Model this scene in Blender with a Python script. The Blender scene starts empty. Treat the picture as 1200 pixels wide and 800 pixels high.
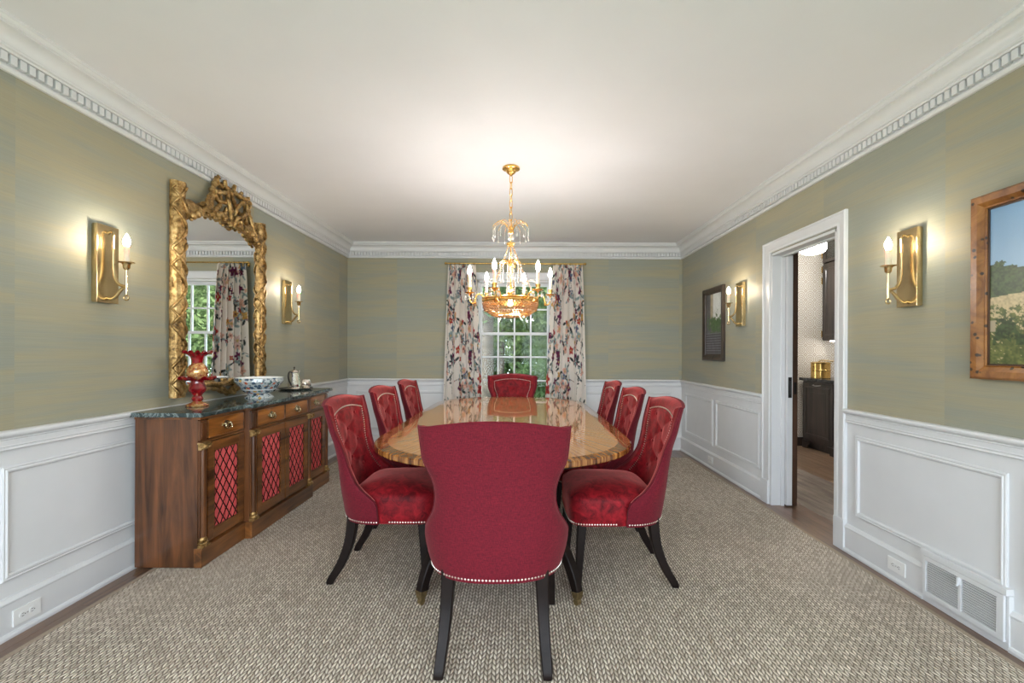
import bpy, bmesh, math, random
import numpy as np
from mathutils import Vector, Matrix
random.seed(7)
PI = math.pi
scn = bpy.context.scene
C = scn.collection

# ------------------------------------------------------------------ camera
cd = bpy.data.cameras.new('camera'); cam = bpy.data.objects.new('camera', cd); C.objects.link(cam)
cd.sensor_fit = 'HORIZONTAL'; cd.sensor_width = 36.0; cd.lens = 540.0 / 1200.0 * 36.0
cd.shift_x = -9.5 / 1200.0; cd.shift_y = 12.0 / 1200.0
cd.clip_start = 0.02; cd.clip_end = 200
cam.location = (0, 0, 1.27); cam.rotation_euler = (PI / 2, -0.0047, 0)
scn.camera = cam
# ------------------------------------------------------------------ world, sun, exposure
SKY = 6.0; SUN = 5.0; BULB = 300.0; SCONCE = 170.0
w = bpy.data.worlds.new('sky'); scn.world = w; w.use_nodes = True
wn = w.node_tree; wn.nodes.clear()
wo = wn.nodes.new('ShaderNodeOutputWorld'); wb = wn.nodes.new('ShaderNodeBackground')
wb.inputs['Color'].default_value = (0.80, 0.90, 1.0, 1); wb.inputs['Strength'].default_value = SKY
wn.links.new(wb.outputs[0], wo.inputs[0])
sd = bpy.data.lights.new('sun', 'SUN'); sun = bpy.data.objects.new('sun', sd); C.objects.link(sun)
sd.energy = SUN; sd.angle = 0.01; sd.color = (1, 0.95, 0.85)
sun.rotation_euler = Vector((0.75, 0.45, -0.75)).to_track_quat('-Z', 'Y').to_euler()
def portal(x0, x1, z0, z1, y, flip):
    ld = bpy.data.lights.new('window_portal', 'AREA'); lo = bpy.data.objects.new('window_portal', ld); C.objects.link(lo)
    ld.shape = 'RECTANGLE'; ld.size = x1 - x0; ld.size_y = z1 - z0; ld.cycles.is_portal = True
    lo.location = ((x0 + x1) / 2, y, (z0 + z1) / 2); lo.rotation_euler = (PI / 2 if flip else -PI / 2, 0, 0)
portal(-0.56, 0.41, 0.5, 2.2, 6.20, False)
portal(-2.10, -0.15, 0.25, 2.45, -1.22, True)  # this and the next: sky portals at the added rear windows
portal(0.0, 1.95, 0.25, 2.45, -1.22, True)
vs = scn.view_settings; vs.view_transform = 'Standard'; vs.look = 'None'; vs.gamma = 1.0
vs.use_curve_mapping = False; vs.exposure = 0.74

# ------------------------------------------------------------------ node helpers
class NM:
    def __init__(s, name):
        s.m = bpy.data.materials.new(name); s.m.use_nodes = True
        s.t = s.m.node_tree; s.t.nodes.clear()
        s.out = s.t.nodes.new('ShaderNodeOutputMaterial')
    def n(s, typ, props=None, **ins):
        nd = s.t.nodes.new(typ)
        for k, v in (props or {}).items(): setattr(nd, k, v)
        for k, v in ins.items(): s.put(nd, k, v)
        return nd
    def put(s, nd, k, v):
        k2 = int(k[1:]) if k[0] == '_' and k[1:].isdigit() else k.replace('_', ' ')
        sock = nd.inputs[k2]
        if isinstance(v, bpy.types.NodeSocket): s.t.links.new(v, sock)
        elif isinstance(v, bpy.types.Node): s.t.links.new(v.outputs[0], sock)
        else:
            if isinstance(v, tuple) and len(v) == 3 and sock.type == 'RGBA': v = v + (1,)
            sock.default_value = v
    def math(s, op, a, b=0.0, c=0.0):
        return s.n('ShaderNodeMath', {'operation': op}, _0=a, _1=b, _2=c).outputs[0]
    def obj(s): return s.n('ShaderNodeTexCoord').outputs['Object']
    def xyz(s, v):
        q = s.n('ShaderNodeSeparateXYZ', _0=v); return q.outputs[0], q.outputs[1], q.outputs[2]
    def comb(s, x, y, z): return s.n('ShaderNodeCombineXYZ', _0=x, _1=y, _2=z).outputs[0]
    def scale(s, v, sc): return s.n('ShaderNodeMapping', Vector=v, Scale=sc).outputs[0]
    def noise(s, v, scale, detail=3.0, rough=0.5, dist=0.0):
        return s.n('ShaderNodeTexNoise', Vector=v, Scale=scale, Detail=detail, Roughness=rough, Distortion=dist).outputs['Fac']
    def vor(s, v, scale, out='Distance', feat='F1', rnd=1.0):
        return s.n('ShaderNodeTexVoronoi', {'feature': feat}, Vector=v, Scale=scale, Randomness=rnd).outputs[out]
    def ramp(s, f, stops, interp='LINEAR'):
        nd = s.n('ShaderNodeValToRGB', Fac=f); cr = nd.color_ramp; cr.interpolation = interp
        while len(cr.elements) < len(stops): cr.elements.new(0.5)
        for e, (p, c) in zip(cr.elements, stops):
            e.position = p; e.color = (c if isinstance(c, tuple) else (c, c, c)) + (1,)
        return nd.outputs[0]
    def mix(s, f, a, b, bt='MIX'):
        nd = s.n('ShaderNodeMix', {'data_type': 'RGBA', 'blend_type': bt})
        s.put(nd, '_0', f); s.put(nd, '_6', a); s.put(nd, '_7', b)
        return nd.outputs[2]
    def rand(s): return s.n('ShaderNodeObjectInfo').outputs['Random']
    def bump(s, h, strength=0.3, dist=0.01):
        return s.n('ShaderNodeBump', Height=h, Strength=strength, Distance=dist).outputs[0]
    def pbr(s, color, rough=0.5, metal=0.0, normal=None, **kw):
        b = s.n('ShaderNodeBsdfPrincipled', Base_Color=color, Roughness=rough, Metallic=metal, **kw)
        if normal is not None: s.put(b, 'Normal', normal)
        s.t.links.new(b.outputs[0], s.out.inputs[0]); return s.m
M = {}
def simple(name, col, rough=0.5, metal=0.0, var=0.12, nscale=20.0, bump=0.0, **kw):
    m = NM(name); o = m.obj(); f = m.noise(o, nscale, 4)
    c = m.mix(m.ramp(f, [(0.3, 0.0), (0.7, 1.0)]), tuple(x * (1 - var) for x in col), tuple(min(1, x * (1 + var)) for x in col))
    M[name] = m.pbr(c, rough, metal, m.bump(f, bump, 0.004) if bump else None, **kw)
simple('white_paint', (0.66, 0.668, 0.68), 0.38, var=0.02, nscale=6)
simple('ceiling_paint', (0.80, 0.805, 0.85), 0.75, var=0.012, nscale=3)
simple('ebony', (0.010, 0.006, 0.005), 0.42, var=0.3, Specular_IOR_Level=0.16)
simple('brass', (0.62, 0.40, 0.13), 0.22, 1.0, var=0.15)
simple('satin_brass', (0.66, 0.50, 0.27), 0.18, 1.0, var=0.12, nscale=12)
simple('chandelier_gold', (0.90, 0.55, 0.17), 0.22, 1.0, var=0.1)
simple('old_brass', (0.30, 0.23, 0.12), 0.4, 1.0, var=0.3, nscale=60)
simple('nail_steel', (0.75, 0.70, 0.62), 0.3, 1.0, var=0.1)
simple('candle', (0.80, 0.72, 0.56), 0.5, var=0.05, Subsurface_Weight=0.2)
simple('silver', (0.86, 0.80, 0.74), 0.14, 1.0, var=0.08)
simple('dark_resin', (0.02, 0.018, 0.016), 0.35)
simple('plastic_white', (0.78, 0.78, 0.77), 0.3, var=0.01)
simple('black_slot', (0.02, 0.02, 0.02), 0.6)
simple('lawn', (0.10, 0.17, 0.05), 0.9, var=0.4, nscale=4)
simple('bark', (0.055, 0.042, 0.032), 0.9, var=0.5, nscale=14, bump=0.6)
simple('exterior', (0.35, 0.22, 0.17), 0.8, var=0.2)
simple('counter', (0.03, 0.03, 0.032), 0.15, var=0.3, nscale=60)
simple('steel', (0.55, 0.55, 0.55), 0.3, 1.0)
simple('black_metal', (0.015, 0.014, 0.013), 0.4, 0.5)

def wallpaper():
    m = NM('grasscloth'); x, y, z = m.xyz(m.obj()); hcoord = m.math('ADD', x, y)
    pid = m.math('FLOOR', m.math('DIVIDE', m.math('ADD', hcoord, 0.2), 0.92))
    wn_ = m.n('ShaderNodeTexWhiteNoise', {'noise_dimensions': '1D'}, W=pid).outputs['Value']
    off = m.math('MULTIPLY', wn_, 7.0)
    v1 = m.comb(m.math('MULTIPLY', hcoord, 0.35), off, m.math('MULTIPLY', z, 3.2))
    big = m.noise(v1, 1.5, 3, 0.55)
    v2 = m.comb(m.math('MULTIPLY', hcoord, 0.9), off, m.math('MULTIPLY', z, 26.0))
    mid = m.noise(v2, 1.6, 4, 0.6)
    v3 = m.comb(m.math('MULTIPLY', hcoord, 3.0), off, m.math('MULTIPLY', z, 330.0))
    fine = m.noise(v3, 1.0, 3, 0.6)
    f = m.math('ADD', m.math('MULTIPLY', big, 0.80), m.math('MULTIPLY', mid, 0.20))
    c = m.ramp(f, [(0.33, (0.270, 0.288, 0.245)), (0.45, (0.294, 0.298, 0.234)), (0.55, (0.352, 0.318, 0.212)), (0.66, (0.298, 0.304, 0.238))])
    c = m.mix(0.5, c, m.ramp(fine, [(0.25, 0.82), (0.75, 1.10)]), 'MULTIPLY')
    c = m.mix(0.5, c, m.ramp(wn_, [(0.0, 0.88), (1.0, 1.04)]), 'MULTIPLY')
    M['wallpaper'] = m.pbr(c, 0.55, 0.0, m.bump(fine, 0.25, 0.002), Sheen_Weight=0.15, Specular_IOR_Level=0.4)
wallpaper()

def wood(name, dark, light, axis='z', sc=1.0, rough=0.3, coat=0.0, per_obj=False, contrast=(0.35, 0.65)):
    m = NM(name); o = m.obj()
    if per_obj: o = m.n('ShaderNodeVectorMath', {'operation': 'ADD'}, _0=o, _1=m.math('MULTIPLY', m.rand(), 37.0)).outputs[0]
    s = {'x': (1.2, 14, 14), 'y': (14, 1.2, 14), 'z': (14, 14, 1.2)}[axis]
    f = m.noise(m.scale(o, tuple(q * sc for q in s)), 1.0, 6, 0.6, 0.8)
    g = m.noise(o, 3.0 * sc, 3)
    f = m.math('ADD', m.math('MULTIPLY', f, 0.8), m.math('MULTIPLY', g, 0.2))
    c = m.ramp(f, [(contrast[0], dark), (contrast[1], light)])
    if per_obj: c = m.mix(0.6, c, m.ramp(m.rand(), [(0, 0.7), (1, 1.2)]), 'MULTIPLY')
    M[name] = m.pbr(c, rough, 0.0, m.bump(f, 0.08, 0.003), Coat_Weight=coat, Coat_Roughness=0.08)
wood('mahogany', (0.022, 0.008, 0.003), (0.185, 0.066, 0.021), 'z', 1.0, 0.3, 0.35)
wood('mahogany_rail', (0.030, 0.010, 0.004), (0.27, 0.100, 0.026), 'y', 1.0, 0.3, 0.35)
wood('burl', (0.10, 0.030, 0.006), (0.50, 0.185, 0.038), 'y', 1.6, 0.25, 0.4, contrast=(0.3, 0.7))
wood('floor_wood', (0.085, 0.045, 0.027), (0.22, 0.125, 0.075), 'y', 1.2, 0.3, 0.3, per_obj=True)
wood('pantry_floor_wood', (0.14, 0.085, 0.05), (0.30, 0.19, 0.115), 'y', 1.2, 0.32, 0.2, per_obj=True)
wood('hall_wood_glare', (0.20, 0.155, 0.12), (0.42, 0.35, 0.29), 'y', 1.2, 0.25, 0.3, per_obj=True)  # pale grey tone paints the floor glare into these boards
wood('dark_cabinet', (0.010, 0.007, 0.006), (0.050, 0.034, 0.026), 'z', 1.0, 0.35, 0.2)
wood('dark_door', (0.022, 0.010, 0.006), (0.085, 0.040, 0.022), 'z', 1.0, 0.4)
wood('frame_dark', (0.018, 0.012, 0.009), (0.075, 0.05, 0.035), 'z', 2.0, 0.4)

def burl_frame():
    m = NM('burl_frame'); o = m.obj()
    f = m.noise(o, 9, 5, 0.6, 1.5); sp = m.vor(o, 26)
    c = m.ramp(f, [(0.3, (0.13, 0.040, 0.008)), (0.7, (0.36, 0.15, 0.035))])
    c = m.mix(m.ramp(m.math('ADD', sp, m.math('MULTIPLY', f, 0.3)), [(0.30, 1.0), (0.40, 0.0)]), c, (0.03, 0.015, 0.008))
    M['burl_frame'] = m.pbr(c, 0.3, 0, m.bump(f, 0.1, 0.003), Coat_Weight=0.3)
burl_frame()

def table_wood():
    m = NM('table_veneer'); x, y, z = m.xyz(m.obj())
    ang = m.math('ARCTAN2', m.math('ADD', x, 0.098), m.math('ADD', m.math('SUBTRACT', y, 3.775), 0.001))
    v = m.comb(m.math('MULTIPLY', ang, 26.0), m.math('MULTIPLY', m.math('ADD', x, y), 0.8), 0.0)
    f = m.noise(v, 3.4, 6, 0.7, 0.2); g = m.noise(m.comb(x, y, z), 2.0, 2)
    c = m.ramp(m.math('ADD', m.math('MULTIPLY', f, 0.85), m.math('MULTIPLY', g, 0.15)),
               [(0.32, (0.33, 0.135, 0.042)), (0.48, (0.55, 0.265, 0.10)), (0.66, (0.68, 0.38, 0.16))])
    M['table_veneer'] = m.pbr(c, 0.06, 0, None, Coat_Weight=0.35, Coat_Roughness=0.02, Specular_IOR_Level=0.6)
    m = NM('table_band'); x, y, z = m.xyz(m.obj())
    ang = m.math('ARCTAN2', m.math('ADD', x, 0.098), m.math('MULTIPLY', m.math('SUBTRACT', y, 3.775), 0.6))
    f = m.noise(m.comb(m.math('MULTIPLY', ang, 55.0), m.math('MULTIPLY', y, 9.0), m.math('MULTIPLY', z, 4.0)), 1.0, 4, 0.6)
    c = m.ramp(f, [(0.36, (0.060, 0.018, 0.006)), (0.5, (0.26, 0.092, 0.020)), (0.66, (0.50, 0.23, 0.062))])
    M['table_band'] = m.pbr(c, 0.08, 0, None, Coat_Weight=0.3, Coat_Roughness=0.03, Specular_IOR_Level=0.5)
table_wood()

def rug_mat():
    m = NM('woven_rug'); x, y, z = m.xyz(m.obj())
    wob = m.math('MULTIPLY', m.math('SUBTRACT', m.noise(m.comb(x, y, 0.0), 5.0, 2), 0.5), 0.012)
    px, py = 0.0150, 0.031
    u = m.math('DIVIDE', m.math('ADD', x, wob), px)
    col = m.math('FLOOR', u); fu = m.math('FRACT', u)
    par = m.math('MODULO', m.math('ABSOLUTE', col), 2.0)
    slant = m.math('MULTIPLY', m.math('SUBTRACT', par, 0.5), m.math('MULTIPLY', fu, 1.5))
    rnd = m.n('ShaderNodeTexWhiteNoise', {'noise_dimensions': '1D'}, W=col).outputs['Value']
    v = m.math('ADD', m.math('ADD', m.math('DIVIDE', y, py), m.math('MULTIPLY', par, 0.5)), m.math('ADD', slant, m.math('MULTIPLY', rnd, 0.25)))
    fv = m.math('FRACT', v)
    hx = m.math('SINE', m.math('MULTIPLY', fu, PI)); hy = m.math('SINE', m.math('MULTIPLY', fv, PI))
    h = m.math('MULTIPLY', m.math('POWER', hx, 0.5), m.math('POWER', hy, 0.4))
    cellv = m.n('ShaderNodeTexWhiteNoise', {'noise_dimensions': '2D'}, Vector=m.comb(col, m.math('FLOOR', v), 0.0)).outputs['Value']
    c1 = m.mix(cellv, (0.56, 0.475, 0.385), (0.92, 0.82, 0.69))
    c = m.mix(m.ramp(h, [(0.35, 0.0), (0.78, 1.0)]), (0.215, 0.170, 0.130), c1)
    c = m.mix(0.35, c, m.ramp(m.noise(m.comb(x, y, 0.0), 240.0, 2), [(0.3, 0.7), (0.7, 1.1)]), 'MULTIPLY')
    M['rug'] = m.pbr(c, 0.95, 0, m.bump(h, 1.0, 0.006), Specular_IOR_Level=0.15)
rug_mat()

def velvet():
    m = NM('velvet'); o = m.obj()
    f = m.noise(o, 19, 4, 0.65, 1.0); fine = m.noise(o, 140, 2)
    c = m.ramp(m.math('ADD', m.math('MULTIPLY', f, 0.85), m.math('MULTIPLY', fine, 0.15)), [(0.34, (0.070, 0.0016, 0.004)), (0.66, (0.31, 0.009, 0.016))])
    M['velvet'] = m.pbr(c, 0.62, 0, m.bump(fine, 0.2, 0.002), Sheen_Weight=1.0, Sheen_Roughness=0.3, Sheen_Tint=(1.0, 0.28, 0.25), Specular_IOR_Level=0.2)
    m = NM('woven_red'); x, y, z = m.xyz(m.obj())
    a = m.noise(m.comb(m.math('MULTIPLY', x, 380.0), m.math('MULTIPLY', y, 380.0), m.math('MULTIPLY', z, 55.0)), 1.0, 2)
    b = m.noise(m.comb(m.math('MULTIPLY', x, 55.0), m.math('MULTIPLY', y, 55.0), m.math('MULTIPLY', z, 420.0)), 1.0, 2)
    f = m.math('MULTIPLY', m.math('ADD', a, b), 0.5)
    c = m.ramp(f, [(0.33, (0.070, 0.0035, 0.0095)), (0.66, (0.165, 0.0075, 0.0175))])
    M['woven_red'] = m.pbr(c, 0.8, 0, m.bump(f, 0.35, 0.002), Sheen_Weight=0.12, Sheen_Tint=(1, 0.4, 0.4), Specular_IOR_Level=0.2)
velvet()

def marble():
    m = NM('green_marble'); o = m.obj()
    f = m.noise(o, 7, 7, 0.65, 1.2); v = m.math('ABSOLUTE', m.math('SUBTRACT', m.noise(o, 9, 6, 0.6, 2.0), 0.5))
    c = m.ramp(f, [(0.35, (0.018, 0.030, 0.030)), (0.7, (0.075, 0.105, 0.105))])
    c = m.mix(m.ramp(v, [(0.0, 0.55), (0.035, 0.0)]), c, (0.34, 0.40, 0.39))
    M['marble'] = m.pbr(c, 0.07, 0, None, Specular_IOR_Level=0.6)
marble()

def gilt():
    m = NM('gilt'); o = m.obj()
    f = m.noise(o, 38, 5, 0.65); g = m.noise(o, 7, 3)
    k = m.math('ADD', m.math('MULTIPLY', f, 0.65), m.math('MULTIPLY', g, 0.35))
    c = m.ramp(k, [(0.36, (0.06, 0.030, 0.010)), (0.5, (0.36, 0.215, 0.075)), (0.68, (0.76, 0.54, 0.25))])
    M['gilt'] = m.pbr(c, 0.38, 0.75, m.bump(f, 0.5, 0.006))
gilt()

def glassy():
    m = NM('crystal'); 
    b = m.n('ShaderNodeBsdfPrincipled', Base_Color=(1, 0.97, 0.93), Roughness=0.02, IOR=1.5, Transmission_Weight=0.75, Specular_IOR_Level=0.8)
    m.t.links.new(b.outputs[0], m.out.inputs[0]); M['crystal'] = m.m
    m = NM('amber_crystal')
    f = m.noise(m.obj(), 130, 1); c = m.ramp(f, [(0.38, (0.50, 0.20, 0.05)), (0.65, (1.0, 0.80, 0.52))])
    m.pbr(c, 0.12, 0.75, None, Transmission_Weight=0.0, Specular_IOR_Level=0.9); M['amber_crystal'] = m.m
    m = NM('pane_glass')
    tr = m.n('ShaderNodeBsdfTransparent', Color=(0.96, 0.98, 0.97)); gl = m.n('ShaderNodeBsdfGlossy', Color=(1, 1, 1), Roughness=0.0)
    fr = m.n('ShaderNodeFresnel', IOR=1.16)
    ms = m.n('ShaderNodeMixShader', _0=fr.outputs[0], _1=tr.outputs[0], _2=gl.outputs[0]); m.t.links.new(ms.outputs[0], m.out.inputs[0]); M['pane_glass'] = m.m
    m = NM('mirror_glass'); M['mirror_glass'] = m.pbr((0.90, 0.92, 0.91), 0.0, 1.0)
    m = NM('ruby_glass'); o = m.obj(); f = m.noise(o, 30, 3)
    c = m.ramp(f, [(0.45, (0.26, 0.002, 0.008)), (0.60, (0.42, 0.008, 0.015))])
    M['ruby_glass'] = m.pbr(c, 0.06, 0, None, Transmission_Weight=0.35, Specular_IOR_Level=0.8, Coat_Weight=0.6)
    m = NM('gilt_ruby'); o = m.obj(); f = m.noise(o, 55, 4, 0.6, 0.6); v = m.vor(o, 34)
    c = m.ramp(f, [(0.38, (0.35, 0.02, 0.02)), (0.50, (0.55, 0.27, 0.08)), (0.64, (0.75, 0.50, 0.22))])
    c = m.mix(m.ramp(v, [(0.12, 0.8), (0.2, 0.0)]), c, (0.15, 0.12, 0.22))
    M['gilt_ruby'] = m.pbr(c, 0.22, 0.45, None, Coat_Weight=0.5)
glassy()

def imari():
    m = NM('imari_porcelain'); o = m.obj()
    col = m.n('ShaderNodeTexVoronoi', Vector=o, Scale=38.0).outputs
    k = m.n('ShaderNodeSeparateColor', _0=col['Color']).outputs[0]
    pat = m.ramp(k, [(0.0, (0.05, 0.08, 0.12)), (0.24, (0.52, 0.55, 0.54)), (0.40, (0.60, 0.13, 0.06)), (0.56, (0.06, 0.10, 0.16)), (0.72, (0.70, 0.70, 0.66)), (0.86, (0.60, 0.36, 0.10)), (0.93, (0.08, 0.20, 0.17))], 'CONSTANT')
    edge = m.ramp(col['Distance'], [(0.42, 0.0), (0.56, 1.0)])
    c = m.mix(edge, pat, (0.46, 0.50, 0.50)); n2 = m.noise(o, 70, 3)
    c = m.mix(m.ramp(n2, [(0.55, 0.0), (0.6, 0.75)]), c, (0.05, 0.07, 0.10))
    M['imari'] = m.pbr(c, 0.1, 0, None, Coat_Weight=0.5)
    simple('porcelain_white', (0.82, 0.82, 0.81), 0.12, var=0.01)
imari()

def silk():
    m = NM('coral_silk'); o = m.obj(); f = m.noise(m.scale(o, (60, 60, 2)), 1.0, 3)
    c = m.ramp(f, [(0.3, (0.55, 0.050, 0.055)), (0.7, (0.80, 0.13, 0.125))])
    M['coral_silk'] = m.pbr(c, 0.5, 0, None, Sheen_Weight=0.3)
silk()

def pantry_paper():
    m = NM('pantry_wallpaper'); x, y, z = m.xyz(m.obj())
    s = 0.125
    fx = m.math('SUBTRACT', m.math('FRACT', m.math('DIVIDE', m.math('ADD', x, y), s)), 0.5); fz = m.math('SUBTRACT', m.math('FRACT', m.math('DIVIDE', z, s)), 0.5)
    r = m.math('SQRT', m.math('ADD', m.math('MULTIPLY', fx, fx), m.math('MULTIPLY', fz, fz)))
    a = m.math('ARCTAN2', fx, fz)
    pet = m.math('MULTIPLY', m.math('SINE', m.math('MULTIPLY', a, 12.0)), 0.25)
    rings = m.math('SINE', m.math('ADD', m.math('MULTIPLY', r, 34.0), pet))
    c = m.mix(m.ramp(rings, [(0.42, 0.0), (0.62, 1.0)]), (0.66, 0.64, 0.58), (0.36, 0.28, 0.19))
    M['pantry_wallpaper'] = m.pbr(c, 0.6)
pantry_paper()

def emit(name, col, strength):
    m = NM(name); e = m.n('ShaderNodeEmission', Color=col, Strength=strength)
    m.t.links.new(e.outputs[0], m.out.inputs[0]); M[name] = m.m
emit('bulb_glow', (1.0, 0.95, 0.90), BULB)
emit('sconce_glow', (1.0, 0.84, 0.64), SCONCE)
emit('pantry_glow', (1.0, 0.97, 0.93), 48.0)
emit('strip_glow', (1.0, 0.97, 0.95), 14.0)

def attr_mat(name, rough=0.6, trans=0.0):
    m = NM(name); a = m.n('ShaderNodeAttribute', {'attribute_name': 'Col'}); f = m.noise(m.obj(), 300, 2)
    c = m.mix(0.3, a.outputs['Color'], m.ramp(f, [(0.2, 0.85), (0.8, 1.08)]), 'MULTIPLY')
    if trans:
        d = m.n('ShaderNodeBsdfDiffuse', Color=c, Roughness=0.5); t = m.n('ShaderNodeBsdfTranslucent', Color=c)
        ms = m.n('ShaderNodeMixShader', _0=trans, _1=d.outputs[0], _2=t.outputs[0]); m.t.links.new(ms.outputs[0], m.out.inputs[0]); M[name] = m.m
    else: M[name] = m.pbr(c, rough)
attr_mat('curtain_linen', 0.8, 0.18); attr_mat('picture_print', 0.35)
def leafm():
    for i, (a, b) in enumerate((((0.040, 0.070, 0.034), (0.13, 0.185, 0.082)), ((0.055, 0.088, 0.038), (0.20, 0.25, 0.105)), ((0.022, 0.042, 0.022), (0.065, 0.10, 0.05)))):
        m = NM('leaf%d' % i); f = m.noise(m.obj(), 3.0, 4)
        c = m.ramp(f, [(0.3, a), (0.7, b)])
        d = m.n('ShaderNodeBsdfDiffuse', Color=c); t = m.n('ShaderNodeBsdfTranslucent', Color=c)
        ms = m.n('ShaderNodeMixShader', _0=0.4, _1=d.outputs[0], _2=t.outputs[0]); m.t.links.new(ms.outputs[0], m.out.inputs[0]); M['leaf%d' % i] = m.m
leafm()

# ------------------------------------------------------------------ mesh helpers
class MB:
    def __init__(s): s.v = []; s.f = []
    def add(s, vs, fs):
        o = len(s.v); s.v += [tuple(p) for p in vs]; s.f += [tuple(i + o for i in f) for f in fs]; return s
    def box(s, x0, x1, y0, y1, z0, z1):
        x0, x1 = min(x0, x1), max(x0, x1); y0, y1 = min(y0, y1), max(y0, y1); z0, z1 = min(z0, z1), max(z0, z1)
        v = [(x, y, z) for z in (z0, z1) for y in (y0, y1) for x in (x0, x1)]
        return s.add(v, [(0, 2, 3, 1), (4, 5, 7, 6), (0, 1, 5, 4), (2, 6, 7, 3), (0, 4, 6, 2), (1, 3, 7, 5)])
    def prism(s, poly, fn, a0, a1):
        n = len(poly); v = [fn(p, a0) for p in poly] + [fn(p, a1) for p in poly]
        f = [(i, (i + 1) % n, n + (i + 1) % n, n + i) for i in range(n)] + [tuple(range(n - 1, -1, -1)), tuple(range(n, 2 * n))]
        return s.add(v, f)
    def grid(s, P, closed_u=False, closed_v=False):
        nu, nv = len(P), len(P[0]); v = [p for r in P for p in r]; f = []
        for i in range(nu if closed_u else nu - 1):
            for j in range(nv if closed_v else nv - 1):
                i2, j2 = (i + 1) % nu, (j + 1) % nv
                f.append((i * nv + j, i2 * nv + j, i2 * nv + j2, i * nv + j2))
        return s.add(v, f)
    def lathe(s, prof, c=(0, 0, 0), seg=24, ruf=None, close=False):
        P = []
        for k in range(seg):
            a = 2 * PI * k / seg; row = []
            for i, (r, z) in enumerate(prof):
                dr, dz = ruf(i, a) if ruf else (0, 0)
                row.append((c[0] + (r + dr) * math.cos(a), c[1] + (r + dr) * math.sin(a), c[2] + z + dz))
            P.append(row)
        return s.grid(P, closed_u=True, closed_v=close)
    def tube(s, pts, rad, seg=8, caps=True, flat=1.0, closed=False):
        pts = [Vector(p) for p in pts]; n = len(pts)
        if not isinstance(rad, (list, tuple)): rad = [rad] * n
        if len(rad) != n: rad = [rad[min(len(rad) - 1, round(i * (len(rad) - 1) / (n - 1)))] for i in range(n)]
        tang = []
        for i in range(n):
            a = pts[(i - 1) % n] if (closed or i > 0) else pts[0]; b = pts[(i + 1) % n] if (closed or i < n - 1) else pts[-1]
            t = b - a; tang.append(t.normalized() if t.length > 1e-9 else Vector((0, 0, 1)))
        ref = Vector((0, 0, 1)) if abs(tang[0].z) < 0.9 else Vector((1, 0, 0))
        nrm = (ref - tang[0] * ref.dot(tang[0])).normalized(); P = []
        for i in range(n):
            nrm = (nrm - tang[i] * nrm.dot(tang[i])).normalized(); bn = tang[i].cross(nrm)
            P.append([tuple(pts[i] + (nrm * math.cos(2 * PI * k / seg) + bn * math.sin(2 * PI * k / seg) * flat) * rad[i]) for k in range(seg)])
        o = len(s.v); s.grid(P, closed_u=closed, closed_v=True)
        if caps and not closed:
            s.f.append(tuple(o + k for k in range(seg))); s.f.append(tuple(o + (n - 1) * seg + k for k in range(seg - 1, -1, -1)))
        return s
    def bar(s, pts, wid, dep, xdir):
        # rectangular section swept along pts; xdir = width direction
        P = []; xd = Vector(xdir).normalized(); n = len(pts); pts = [Vector(p) for p in pts]
        for i in range(n):
            t = (pts[min(n - 1, i + 1)] - pts[max(0, i - 1)]).normalized(); yd = t.cross(xd).normalized()
            w_, d_ = wid[i] / 2, dep[i] / 2; c = 0.8
            P.append([tuple(pts[i] + xd * a * w_ + yd * b * d_) for a, b in ((-1, -c), (-c, -1), (c, -1), (1, -c), (1, c), (c, 1), (-c, 1), (-1, c))])
        o = len(s.v); s.grid(P, closed_v=True)
        s.f.append(tuple(o + k for k in range(8))); s.f.append(tuple(o + (n - 1) * 8 + k for k in range(7, -1, -1))); return s
    def ball(s, c, r, seg=8, rings=5, sq=(1, 1, 1)):
        P = []
        for k in range(seg):
            a = 2 * PI * k / seg
            P.append([(c[0] + sq[0] * r * math.sin(PI * j / rings) * math.cos(a), c[1] + sq[1] * r * math.sin(PI * j / rings) * math.sin(a), c[2] + sq[2] * r * math.cos(PI * j / rings)) for j in range(rings + 1)])
        return s.grid(P, closed_u=True)
    def octa(s, c, r, h=None):
        h = h or r; x, y, z = c
        return s.add([(x + r, y, z), (x, y + r, z), (x - r, y, z), (x, y - r, z), (x, y, z + h), (x, y, z - h)], [(0, 1, 4), (1, 2, 4), (2, 3, 4), (3, 0, 4), (1, 0, 5), (2, 1, 5), (3, 2, 5), (0, 3, 5)])
    def mesh(s, name, mat, smooth=35, bevel=0.0, disp=None):
        me = bpy.data.meshes.new(name); bm = bmesh.new(); vs_ = [bm.verts.new(p) for p in s.v]
        for f in s.f:
            try: bm.faces.new([vs_[i] for i in f])
            except ValueError: pass
        if not bevel: bmesh.ops.remove_doubles(bm, verts=bm.verts, dist=1e-5)
        bmesh.ops.recalc_face_normals(bm, faces=bm.faces)
        if bevel:
            es = [e for e in bm.edges if len(e.link_faces) == 2 and e.calc_face_angle(0) > 0.6]
            bmesh.ops.bevel(bm, geom=es, offset=bevel, segments=2, profile=0.7, affect='EDGES', clamp_overlap=True)
        if disp:
            bm.normal_update()
            for v_ in bm.verts: v_.co += v_.normal * disp(v_.co)
        bm.to_mesh(me); bm.free()
        me.materials.append(M[mat])
        if smooth: me.shade_smooth(); me.set_sharp_from_angle(angle=math.radians(smooth))
        return me
def link(name, me, root=None, world=True):
    o = bpy.data.objects.new(name, me); C.objects.link(o)
    if root is not None:
        o.parent = root
        if world:
            off = Vector((0, 0, 0)); q = root
            while q is not None: off -= q.location; q = q.parent
            o.location = off
    return o
def part(name, mb, mat, root, world=True, smooth=35, bevel=0.0, disp=None, label=None, kind=None):
    o = link(name, mb.mesh(name, mat, smooth, bevel, disp), root, world)
    if label: o['label'] = label
    if kind: o['kind'] = kind
    return o
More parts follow.
